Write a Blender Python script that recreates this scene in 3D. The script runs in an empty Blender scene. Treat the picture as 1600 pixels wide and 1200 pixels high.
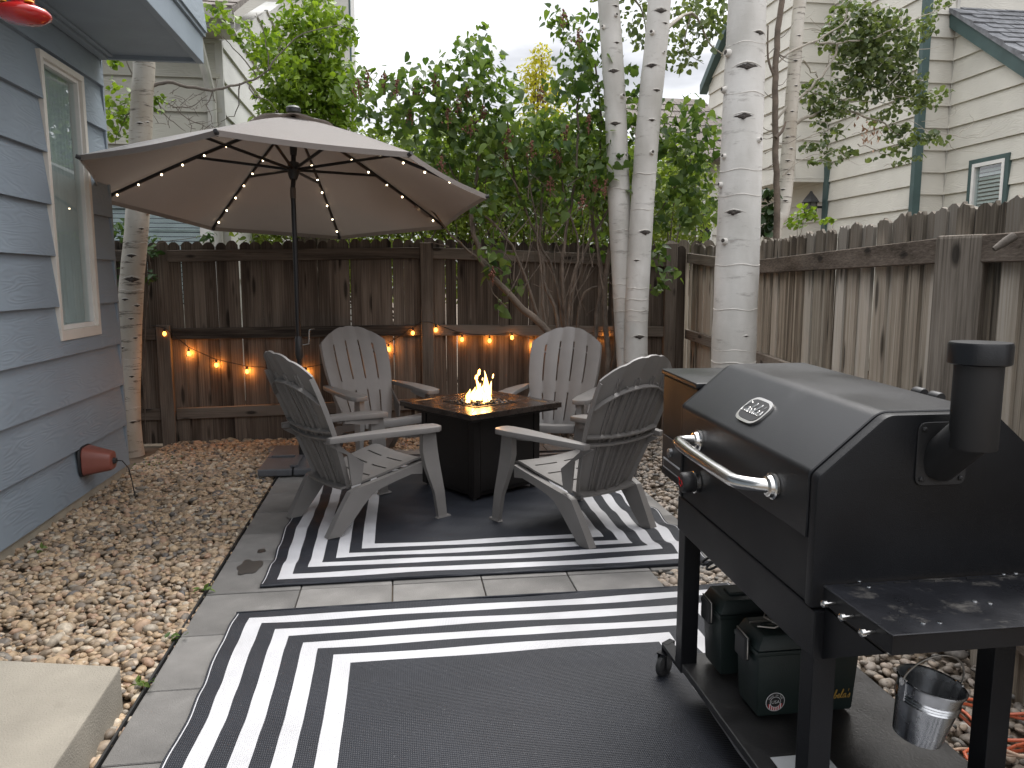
import bpy, bmesh, math, random
import numpy as np
from mathutils import Vector, Matrix, Euler
random.seed(7); rng = np.random.default_rng(7)
R = math.radians
sc = bpy.context.scene
col = sc.collection

# ------------------------------------------------------------------ camera
FPX = 1205.0; EYE = 1.48; YAW = R(8.26); PITCH = math.atan(162 / FPX)
cf = Vector((math.sin(YAW) * math.cos(PITCH), math.cos(YAW) * math.cos(PITCH), -math.sin(PITCH)))
cr = Vector((math.cos(YAW), -math.sin(YAW), 0)); cu = cr.cross(cf)
EYE_P = Vector((0, 0, EYE))
cam = bpy.data.cameras.new('camera'); camo = bpy.data.objects.new('camera', cam); col.objects.link(camo)
camo.matrix_world = Matrix(((cr.x, cu.x, -cf.x, 0), (cr.y, cu.y, -cf.y, 0), (cr.z, cu.z, -cf.z, EYE), (0, 0, 0, 1)))
cam.sensor_width = 36; cam.lens = 36 * FPX / 1600; cam.clip_start = 0.05; cam.clip_end = 600
sc.camera = camo
# ------------------------------------------------------------------ sky, sun, exposure
SUN_EL, SUN_AZ = R(58), R(25)          # azimuth measured from +Y towards +X
w = bpy.data.worlds.new('World'); sc.world = w; w.use_nodes = True
nt = w.node_tree; nt.nodes.clear()
N = nt.nodes.new; L = nt.links.new
out = N('ShaderNodeOutputWorld'); bg = N('ShaderNodeBackground'); bg.inputs[1].default_value = 0.1
sky = N('ShaderNodeTexSky'); sky.sky_type = 'NISHITA'; sky.sun_disc = False
sky.sun_elevation = SUN_EL; sky.sun_rotation = SUN_AZ
tc = N('ShaderNodeTexCoord'); sep = N('ShaderNodeSeparateXYZ'); L(tc.outputs['Generated'], sep.inputs[0])
grad = N('ShaderNodeMapRange'); L(sep.outputs['Z'], grad.inputs[0])          # CIE overcast: zenith three times the horizon
grad.inputs[1].default_value = 0; grad.inputs[2].default_value = 1; grad.inputs[3].default_value = 3.3; grad.inputs[4].default_value = 15.5
mp = N('ShaderNodeMapping'); mp.inputs['Scale'].default_value = (1.6, 1.6, 5); L(tc.outputs['Generated'], mp.inputs[0])
nz = N('ShaderNodeTexNoise'); nz.inputs['Scale'].default_value = 2.2; nz.inputs['Detail'].default_value = 5; L(mp.outputs[0], nz.inputs['Vector'])
rmp = N('ShaderNodeMapRange'); L(nz.outputs[0], rmp.inputs[0]); rmp.inputs[1].default_value = .35; rmp.inputs[2].default_value = .65
rmp.inputs[3].default_value = .45; rmp.inputs[4].default_value = 1.22
mul = N('ShaderNodeMath'); mul.operation = 'MULTIPLY'; L(grad.outputs[0], mul.inputs[0]); L(rmp.outputs[0], mul.inputs[1])
comb = N('ShaderNodeVectorMath'); comb.operation = 'SCALE'; comb.inputs[0].default_value = (.99, .99, 1.02); L(mul.outputs[0], comb.inputs['Scale'])
mix = N('ShaderNodeMix'); mix.data_type = 'RGBA'; mix.inputs[0].default_value = .93
L(sky.outputs[0], mix.inputs[6]); L(comb.outputs[0], mix.inputs[7]); L(mix.outputs[2], bg.inputs[0]); L(bg.outputs[0], out.inputs[0])
sun = bpy.data.lights.new('sun', 'SUN'); sun.energy = 1.5; sun.angle = R(35); sun.color = (1, .965, .92)
suno = bpy.data.objects.new('sun', sun); col.objects.link(suno); suno.location = (3, 8, 20)
sd = Vector((math.sin(SUN_AZ) * math.cos(SUN_EL), math.cos(SUN_AZ) * math.cos(SUN_EL), math.sin(SUN_EL)))
suno.rotation_euler = sd.to_track_quat('Z', 'Y').to_euler()
sc.view_settings.view_transform = 'Standard'; sc.view_settings.look = 'None'
sc.view_settings.exposure = 1.2; sc.view_settings.gamma = 1; sc.view_settings.use_curve_mapping = False
sc.cycles.use_denoising = True; sc.cycles.max_bounces = 8; sc.cycles.transparent_max_bounces = 12
sc.cycles.sample_clamp_indirect = 6; sc.cycles.caustics_reflective = False; sc.cycles.caustics_refractive = False

# ------------------------------------------------------------------ helpers
def at(x, y, Y):
    d = cf + cr * ((x - 800) / FPX) + cu * ((600 - y) / FPX)
    return EYE_P + d * (Y / d.y)
def atz(x, y, z):
    d = cf + cr * ((x - 800) / FPX) + cu * ((600 - y) / FPX)
    return EYE_P + d * ((z - EYE) / d.z)
def origin(o):
    v = Vector((0, 0, 0))
    while o: v += o.location; o = o.parent
    return v
def link(name, me, parent=None, loc=None):
    o = bpy.data.objects.new(name, me); col.objects.link(o)
    if parent: o.parent = parent
    if loc is not None: o.location = loc
    return o
def tag(o, label=None, cat=None, group=None, kind=None):
    if label: o['label'] = label
    if cat: o['category'] = cat
    if group: o['group'] = group
    if kind: o['kind'] = kind
    return o
def thing(name, label, cat, loc=(0, 0, 0), rz=0, group=None):
    o = bpy.data.objects.new(name, None); col.objects.link(o); o.location = loc; o.rotation_euler = (0, 0, rz)
    o.empty_display_size = .1
    return tag(o, label, cat, group)
class MB:
    def __init__(s): s.v = []; s.f = []; s.m = []; s.cur = 0
    def add(s, vs, fs):
        b = len(s.v); s.v += [tuple(v) for v in vs]
        s.f += [tuple(b + i for i in f) for f in fs]; s.m += [s.cur] * len(fs)
        return s
    def box(s, a, b, mtx=None):
        x0, y0, z0 = a; x1, y1, z1 = b
        vs = [Vector(p) for p in ((x0, y0, z0), (x1, y0, z0), (x1, y1, z0), (x0, y1, z0), (x0, y0, z1), (x1, y0, z1), (x1, y1, z1), (x0, y1, z1))]
        if mtx: vs = [mtx @ v for v in vs]
        return s.add(vs, [(3, 2, 1, 0), (4, 5, 6, 7), (0, 1, 5, 4), (1, 2, 6, 5), (2, 3, 7, 6), (3, 0, 4, 7)])
    def hexa(s, b4, t4):
        return s.add(list(b4) + list(t4), [(3, 2, 1, 0), (4, 5, 6, 7), (0, 1, 5, 4), (1, 2, 6, 5), (2, 3, 7, 6), (3, 0, 4, 7)])
    def prism(s, poly, d0, d1, fn):
        """poly of 2D points, extruded between d0 and d1; fn(a, b, d) -> 3D"""
        n = len(poly); vs = [fn(a, b, d0) for a, b in poly] + [fn(a, b, d1) for a, b in poly]
        fs = [tuple(range(n - 1, -1, -1)), tuple(range(n, 2 * n))] + [(i, (i + 1) % n, n + (i + 1) % n, n + i) for i in range(n)]
        return s.add(vs, fs)
    def tube(s, path, rad, n=8, cap=True, flat=None):
        path = [Vector(p) for p in path]; k = len(path)
        if not isinstance(rad, (list, tuple)): rad = [rad] * k
        vs = []; up = None
        for i, p in enumerate(path):
            t = (path[min(i + 1, k - 1)] - path[max(i - 1, 0)]).normalized()
            if up is None:
                up = t.cross(Vector((0, 0, 1)) if abs(t.z) < .9 else Vector((0, 1, 0))).normalized()
            up = (up - t * up.dot(t)).normalized(); w_ = t.cross(up)
            for j in range(n):
                a = 2 * math.pi * j / n
                vs.append(p + (up * math.cos(a) * (flat or 1) + w_ * math.sin(a)) * rad[i])
        fs = [(i * n + j, i * n + (j + 1) % n, (i + 1) * n + (j + 1) % n, (i + 1) * n + j) for i in range(k - 1) for j in range(n)]
        if cap: fs += [tuple(range(n - 1, -1, -1)), tuple(range((k - 1) * n, k * n))]
        return s.add(vs, fs)
    def lathe(s, prof, n=24, c=(0, 0, 0), mtx=None, cap=True):
        vs = []; c = Vector(c)
        for r, z in prof:
            for j in range(n):
                a = 2 * math.pi * j / n; p = Vector((r * math.cos(a), r * math.sin(a), z))
                if mtx: p = mtx @ p
                vs.append(p + c)
        k = len(prof)
        fs = [(i * n + j, i * n + (j + 1) % n, (i + 1) * n + (j + 1) % n, (i + 1) * n + j) for i in range(k - 1) for j in range(n)]
        if cap: fs += [tuple(range(n - 1, -1, -1)), tuple(range((k - 1) * n, k * n))]
        return s.add(vs, fs)
    def shell(s, P, mask, th, nrm):
        """P[i][j] grid of points, mask[i][j] cell kept, th thickness along nrm[i][j]"""
        I = len(P); J = len(P[0]); b = len(s.v)
        for i in range(I):
            for j in range(J): s.v.append(tuple(P[i][j]))
        for i in range(I):
            for j in range(J): s.v.append(tuple(P[i][j] - nrm[i][j] * th))
        o = I * J; fs = []
        ok = lambda i, j: 0 <= i < I - 1 and 0 <= j < J - 1 and mask[i][j]
        for i in range(I - 1):
            for j in range(J - 1):
                if not mask[i][j]: continue
                a, bb, c, d = i * J + j, i * J + j + 1, (i + 1) * J + j + 1, (i + 1) * J + j
                fs.append((a, bb, c, d)); fs.append((o + d, o + c, o + bb, o + a))
                if not ok(i - 1, j): fs.append((o + a, o + bb, bb, a))
                if not ok(i + 1, j): fs.append((o + c, o + d, d, c))
                if not ok(i, j - 1): fs.append((o + d, o + a, a, d))
                if not ok(i, j + 1): fs.append((o + bb, o + c, c, bb))
        s.f += [tuple(b + q for q in f) for f in fs]; s.m += [s.cur] * len(fs)
        return s
    def build(s, name, mats, parent=None, smooth=None, bevel=0, org=None, fn=None, seg=2):
        if not isinstance(mats, (list, tuple)): mats = [mats]
        o0 = org if org is not None else (origin(parent) if parent else Vector((0, 0, 0)))
        vs = s.v if fn is None else [fn(v) for v in s.v]
        me = bpy.data.meshes.new(name)
        me.from_pydata([(v[0] - o0[0], v[1] - o0[1], v[2] - o0[2]) for v in vs], [], s.f)
        me.polygons.foreach_set('material_index', s.m)
        for m in mats: me.materials.append(m)
        bm = bmesh.new(); bm.from_mesh(me)
        bmesh.ops.recalc_face_normals(bm, faces=bm.faces)
        if bevel:
            es = [e for e in bm.edges if len(e.link_faces) == 2 and e.calc_face_angle(0) > .5]
            bmesh.ops.bevel(bm, geom=es, offset=bevel, segments=seg, profile=.6, affect='EDGES', clamp_overlap=True)
        bm.to_mesh(me); bm.free()
        if smooth is not None:
            me.polygons.foreach_set('use_smooth', [True] * len(me.polygons)); me.set_sharp_from_angle(angle=R(smooth))
        return link(name, me, parent)
LOC = Vector((0, 0, 0))       # pass as org when the shapes are already in the thing's own coordinates
def struct(o): o['kind'] = 'structure'; return o
def stuff(o): o['kind'] = 'stuff'; return o

# ------------------------------------------------------------------ materials
def newmat(name):
    m = bpy.data.materials.new(name); m.use_nodes = True
    b = m.node_tree.nodes['Principled BSDF']
    return m, m.node_tree, b
def mat(name, c, rough=.6, metal=0., var=.12, vs=6., bump=0., bs=60., spec=.5, rvar=0., objvar=0., coat=0.):
    m, t, b = newmat(name); n = t.nodes.new; l = t.links.new
    b.inputs['Roughness'].default_value = rough; b.inputs['Metallic'].default_value = metal
    b.inputs['Specular IOR Level'].default_value = spec; b.inputs['Coat Weight'].default_value = coat
    tcn = n('ShaderNodeTexCoord'); nn = n('ShaderNodeTexNoise'); nn.inputs['Scale'].default_value = vs; nn.inputs['Detail'].default_value = 6
    l(tcn.outputs['Object'], nn.inputs['Vector'])
    mr = n('ShaderNodeMapRange'); mr.inputs[1].default_value = .3; mr.inputs[2].default_value = .7
    mr.inputs[3].default_value = 1 - var; mr.inputs[4].default_value = 1 + var; l(nn.outputs[0], mr.inputs[0])
    sc_ = mr.outputs[0]
    if objvar:
        oi = n('ShaderNodeObjectInfo'); m2 = n('ShaderNodeMapRange'); m2.inputs[3].default_value = 1 - objvar; m2.inputs[4].default_value = 1 + objvar
        l(oi.outputs['Random'], m2.inputs[0]); mm = n('ShaderNodeMath'); mm.operation = 'MULTIPLY'; l(sc_, mm.inputs[0]); l(m2.outputs[0], mm.inputs[1]); sc_ = mm.outputs[0]
    vm = n('ShaderNodeVectorMath'); vm.operation = 'SCALE'; vm.inputs[0].default_value = c; l(sc_, vm.inputs['Scale']); l(vm.outputs[0], b.inputs['Base Color'])
    if rvar:
        r2 = n('ShaderNodeMapRange'); r2.inputs[1].default_value = .3; r2.inputs[2].default_value = .7
        r2.inputs[3].default_value = rough - rvar; r2.inputs[4].default_value = rough + rvar; l(nn.outputs[0], r2.inputs[0]); l(r2.outputs[0], b.inputs['Roughness'])
    if bump:
        n2 = n('ShaderNodeTexNoise'); n2.inputs['Scale'].default_value = bs; n2.inputs['Detail'].default_value = 4; l(tcn.outputs['Object'], n2.inputs['Vector'])
        bp = n('ShaderNodeBump'); bp.inputs['Strength'].default_value = bump; bp.inputs['Distance'].default_value = .01; l(n2.outputs[0], bp.inputs['Height']); l(bp.outputs[0], b.inputs['Normal'])
    return m
def wood(name, ramp, axis=2, rough=.85, knots=True, weather=None, tone=.13):
    """weathered board: grain along the local axis, differing from board to board"""
    m, t, b = newmat(name); n = t.nodes.new; l = t.links.new
    b.inputs['Roughness'].default_value = rough; b.inputs['Specular IOR Level'].default_value = .2
    tcn = n('ShaderNodeTexCoord'); oi = n('ShaderNodeObjectInfo')
    off = n('ShaderNodeVectorMath'); off.operation = 'SCALE'; off.inputs[0].default_value = (37, 53, 71); l(oi.outputs['Random'], off.inputs['Scale'])
    ad = n('ShaderNodeVectorMath'); ad.operation = 'ADD'; l(tcn.outputs['Object'], ad.inputs[0]); l(off.outputs[0], ad.inputs[1])
    def scaled(a, c_):
        mpn = n('ShaderNodeMapping'); s_ = [a, a, a]; s_[axis] = c_; mpn.inputs['Scale'].default_value = s_; l(ad.outputs[0], mpn.inputs[0]); return mpn.outputs[0]
    g1 = n('ShaderNodeTexNoise'); g1.inputs['Scale'].default_value = 1; g1.inputs['Detail'].default_value = 7; g1.inputs['Roughness'].default_value = .65; g1.inputs['Distortion'].default_value = .35
    l(scaled(110, 2.6), g1.inputs['Vector'])
    g2 = n('ShaderNodeTexNoise'); g2.inputs['Scale'].default_value = 1; g2.inputs['Detail'].default_value = 4; l(scaled(9, 1.4), g2.inputs['Vector'])
    mx = n('ShaderNodeMix'); mx.data_type = 'FLOAT'; mx.inputs[0].default_value = .5; l(g1.outputs[0], mx.inputs[2]); l(g2.outputs[0], mx.inputs[3])
    # board tone
    to = n('ShaderNodeMapRange'); to.inputs[3].default_value = -tone; to.inputs[4].default_value = tone; l(oi.outputs['Random'], to.inputs[0])
    a2 = n('ShaderNodeMath'); a2.operation = 'ADD'; l(mx.outputs[0], a2.inputs[0]); l(to.outputs[0], a2.inputs[1])
    cr_ = n('ShaderNodeValToRGB'); l(a2.outputs[0], cr_.inputs[0]); e = cr_.color_ramp.elements
    e[0].position = ramp[0][0]; e[0].color = (*ramp[0][1], 1); e[1].position = ramp[-1][0]; e[1].color = (*ramp[-1][1], 1)
    for p, c in ramp[1:-1]:
        q = e.new(p); q.color = (*c, 1)
    colr = cr_.outputs[0]
    if knots:
        vo = n('ShaderNodeTexVoronoi'); vo.inputs['Scale'].default_value = 1; l(scaled(9, 3.2), vo.inputs['Vector'])
        k = n('ShaderNodeMapRange'); k.inputs[1].default_value = .10; k.inputs[2].default_value = .2; k.inputs[3].default_value = .25; k.inputs[4].default_value = 1; l(vo.outputs['Distance'], k.inputs[0])
        km = n('ShaderNodeVectorMath'); km.operation = 'SCALE'; l(colr, km.inputs[0]); l(k.outputs[0], km.inputs['Scale']); colr = km.outputs[0]
    if weather:
        # board ends above the top rail stay wet longest and have gone darkest
        sp = n('ShaderNodeSeparateXYZ'); l(tcn.outputs['Object'], sp.inputs[0])
        wn = n('ShaderNodeMath'); wn.operation = 'MULTIPLY_ADD'; wn.inputs[1].default_value = .5; l(g2.outputs[0], wn.inputs[0]); l(sp.outputs['Z'], wn.inputs[2])
        wr = n('ShaderNodeMapRange'); wr.inputs[1].default_value = weather[0]; wr.inputs[2].default_value = weather[1]; wr.inputs[3].default_value = 1; wr.inputs[4].default_value = weather[2]; l(wn.outputs[0], wr.inputs[0])
        wm = n('ShaderNodeVectorMath'); wm.operation = 'SCALE'; l(colr, wm.inputs[0]); l(wr.outputs[0], wm.inputs['Scale']); colr = wm.outputs[0]
    l(colr, b.inputs['Base Color'])
    bp = n('ShaderNodeBump'); bp.inputs['Strength'].default_value = .7; bp.inputs['Distance'].default_value = .004; l(g1.outputs[0], bp.inputs['Height']); l(bp.outputs[0], b.inputs['Normal'])
    return m
def siding_mat(name, c, axis, strength=.17):
    """painted boards with an embossed wood grain"""
    m, t, b = newmat(name); n = t.nodes.new; l = t.links.new
    b.inputs['Roughness'].default_value = .55; b.inputs['Specular IOR Level'].default_value = .35
    tcn = n('ShaderNodeTexCoord'); oi = n('ShaderNodeObjectInfo')
    off = n('ShaderNodeVectorMath'); off.operation = 'SCALE'; off.inputs[0].default_value = (31, 17, 43); l(oi.outputs['Random'], off.inputs['Scale'])
    ad = n('ShaderNodeVectorMath'); ad.operation = 'ADD'; l(tcn.outputs['Object'], ad.inputs[0]); l(off.outputs[0], ad.inputs[1])
    mpn = n('ShaderNodeMapping'); s_ = [11, 11, 11]; s_[axis] = 1.7; mpn.inputs['Scale'].default_value = s_; l(ad.outputs[0], mpn.inputs[0])
    n1 = n('ShaderNodeTexNoise'); n1.inputs['Scale'].default_value = 1; n1.inputs['Detail'].default_value = 1; l(mpn.outputs[0], n1.inputs['Vector'])
    ml = n('ShaderNodeMath'); ml.operation = 'MULTIPLY'; ml.inputs[1].default_value = 75; l(n1.outputs[0], ml.inputs[0])
    sn = n('ShaderNodeMath'); sn.operation = 'SINE'; l(ml.outputs[0], sn.inputs[0])
    n3 = n('ShaderNodeTexNoise'); n3.inputs['Scale'].default_value = 4; l(ad.outputs[0], n3.inputs['Vector'])
    k3 = n('ShaderNodeMapRange'); k3.inputs[1].default_value = .38; k3.inputs[2].default_value = .55; l(n3.outputs[0], k3.inputs[0])
    mk = n('ShaderNodeMath'); mk.operation = 'MULTIPLY'; l(sn.outputs[0], mk.inputs[0]); l(k3.outputs[0], mk.inputs[1])
    bp = n('ShaderNodeBump'); bp.inputs['Strength'].default_value = strength; bp.inputs['Distance'].default_value = .006; l(mk.outputs[0], bp.inputs['Height']); l(bp.outputs[0], b.inputs['Normal'])
    n2 = n('ShaderNodeTexNoise'); n2.inputs['Scale'].default_value = 1.7; n2.inputs['Detail'].default_value = 5; l(ad.outputs[0], n2.inputs['Vector'])
    mr = n('ShaderNodeMapRange'); mr.inputs[1].default_value = .3; mr.inputs[2].default_value = .7; mr.inputs[3].default_value = .9; mr.inputs[4].default_value = 1.08; l(n2.outputs[0], mr.inputs[0])
    vm = n('ShaderNodeVectorMath'); vm.operation = 'SCALE'; vm.inputs[0].default_value = c; l(mr.outputs[0], vm.inputs['Scale']); l(vm.outputs[0], b.inputs['Base Color'])
    return m
def leaf_mat(name, lo, hi, attr=True, trans=.35, rough=.45):
    m, t, b = newmat(name); n = t.nodes.new; l = t.links.new
    if attr:
        a = n('ShaderNodeAttribute'); a.attribute_name = 'tone'; fac = a.outputs['Fac']
    else:
        a = n('ShaderNodeObjectInfo'); fac = a.outputs['Random']
    mx = n('ShaderNodeMix'); mx.data_type = 'RGBA'; mx.inputs[6].default_value = (*lo, 1); mx.inputs[7].default_value = (*hi, 1); l(fac, mx.inputs[0])
    l(mx.outputs[2], b.inputs['Base Color']); b.inputs['Roughness'].default_value = rough; b.inputs['Specular IOR Level'].default_value = .35
    tr = n('ShaderNodeBsdfTranslucent'); vm = n('ShaderNodeVectorMath'); vm.operation = 'MULTIPLY'; vm.inputs[1].default_value = (1.25, 1.3, .6); l(mx.outputs[2], vm.inputs[0]); l(vm.outputs[0], tr.inputs[0])
    ms = n('ShaderNodeMixShader'); ms.inputs[0].default_value = trans; l(b.outputs[0], ms.inputs[1]); l(tr.outputs[0], ms.inputs[2])
    l(ms.outputs[0], t.nodes['Material Output'].inputs[0])
    return m
def emit(name, c, s):
    m, t, b = newmat(name); b.inputs['Base Color'].default_value = (*c, 1)
    b.inputs['Emission Color'].default_value = (*c, 1); b.inputs['Emission Strength'].default_value = s
    return m
def bark_mat(name, base, tan, dark, rings=16., amount=.5, lo=.60):
    """aspen bark: white with fine level cracks and grey patches"""
    m, t, b = newmat(name); n = t.nodes.new; l = t.links.new
    b.inputs['Roughness'].default_value = .7; b.inputs['Specular IOR Level'].default_value = .3
    tcn = n('ShaderNodeTexCoord'); sp = n('ShaderNodeSeparateXYZ'); l(tcn.outputs['Object'], sp.inputs[0])
    m1 = n('ShaderNodeMapping'); m1.inputs['Scale'].default_value = (5, 5, rings * 3); l(tcn.outputs['Object'], m1.inputs[0])
    n1 = n('ShaderNodeTexNoise'); n1.inputs['Scale'].default_value = 1; n1.inputs['Detail'].default_value = 6; n1.inputs['Roughness'].default_value = .7; l(m1.outputs[0], n1.inputs['Vector'])
    k = n('ShaderNodeMapRange'); k.inputs[1].default_value = lo; k.inputs[2].default_value = lo + .1; k.inputs[3].default_value = 0; k.inputs[4].default_value = amount; l(n1.outputs[0], k.inputs[0])
    m2 = n('ShaderNodeMapping'); m2.inputs['Scale'].default_value = (2.5, 2.5, 1.2); l(tcn.outputs['Object'], m2.inputs[0])
    n2 = n('ShaderNodeTexNoise'); n2.inputs['Scale'].default_value = 1.6; n2.inputs['Detail'].default_value = 7; l(m2.outputs[0], n2.inputs['Vector'])
    k2 = n('ShaderNodeMapRange'); k2.inputs[1].default_value = .35; k2.inputs[2].default_value = .7; l(n2.outputs[0], k2.inputs[0])
    mx = n('ShaderNodeMix'); mx.data_type = 'RGBA'; mx.inputs[6].default_value = (*base, 1); mx.inputs[7].default_value = (*tan, 1); l(k2.outputs[0], mx.inputs[0])
    my = n('ShaderNodeMix'); my.data_type = 'RGBA'; l(k.outputs[0], my.inputs[0]); l(mx.outputs[2], my.inputs[6]); my.inputs[7].default_value = (*dark, 1)
    n4 = n('ShaderNodeTexNoise'); n4.inputs['Scale'].default_value = 160; n4.inputs['Detail'].default_value = 3; l(tcn.outputs['Object'], n4.inputs['Vector'])
    k4 = n('ShaderNodeMapRange'); k4.inputs[1].default_value = .66; k4.inputs[2].default_value = .74; k4.inputs[3].default_value = 0; k4.inputs[4].default_value = .45; l(n4.outputs[0], k4.inputs[0])
    mz = n('ShaderNodeMix'); mz.data_type = 'RGBA'; l(k4.outputs[0], mz.inputs[0]); l(my.outputs[2], mz.inputs[6]); mz.inputs[7].default_value = (.22, .19, .16, 1)
    l(mz.outputs[2], b.inputs['Base Color'])
    bp = n('ShaderNodeBump'); bp.inputs['Strength'].default_value = .45; bp.inputs['Distance'].default_value = .006; l(n1.outputs[0], bp.inputs['Height']); l(bp.outputs[0], b.inputs['Normal'])
    return m
def glass_mat(name, tint=(.9, .95, .95), fac=.22):
    m, t, b = newmat(name); n = t.nodes.new; l = t.links.new
    tr = n('ShaderNodeBsdfTransparent'); tr.inputs[0].default_value = (*tint, 1)
    gl = n('ShaderNodeBsdfGlossy'); gl.inputs['Roughness'].default_value = .01
    fr = n('ShaderNodeFresnel'); fr.inputs['IOR'].default_value = 1.6; ge = n('ShaderNodeNewGeometry'); fb = n('ShaderNodeMath'); fb.operation = 'SUBTRACT'; fb.inputs[0].default_value = 1; l(ge.outputs['Backfacing'], fb.inputs[1]); f2 = n('ShaderNodeMath'); f2.operation = 'MULTIPLY'; l(fb.outputs[0], f2.inputs[1])
    mm = n('ShaderNodeMath'); mm.operation = 'MAXIMUM'; mm.inputs[1].default_value = fac; l(fr.outputs[0], mm.inputs[0])
    ms = n('ShaderNodeMixShader'); l(mm.outputs[0], f2.inputs[0]); l(f2.outputs[0], ms.inputs[0]); l(tr.outputs[0], ms.inputs[1]); l(gl.outputs[0], ms.inputs[2])
    l(ms.outputs[0], t.nodes['Material Output'].inputs[0])
    return m
def shingle_mat(name, c):
    m, t, b = newmat(name); n = t.nodes.new; l = t.links.new
    b.inputs['Roughness'].default_value = .9
    tcn = n('ShaderNodeTexCoord'); oi = n('ShaderNodeObjectInfo')
    nn = n('ShaderNodeTexNoise'); nn.inputs['Scale'].default_value = 9; nn.inputs['Detail'].default_value = 8; l(tcn.outputs['Object'], nn.inputs['Vector'])
    mr = n('ShaderNodeMapRange'); mr.inputs[1].default_value = .3; mr.inputs[2].default_value = .7; mr.inputs[3].default_value = .65; mr.inputs[4].default_value = 1.35; l(nn.outputs[0], mr.inputs[0])
    vm = n('ShaderNodeVectorMath'); vm.operation = 'SCALE'; vm.inputs[0].default_value = c; l(mr.outputs[0], vm.inputs['Scale']); l(vm.outputs[0], b.inputs['Base Color'])
    return m
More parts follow.
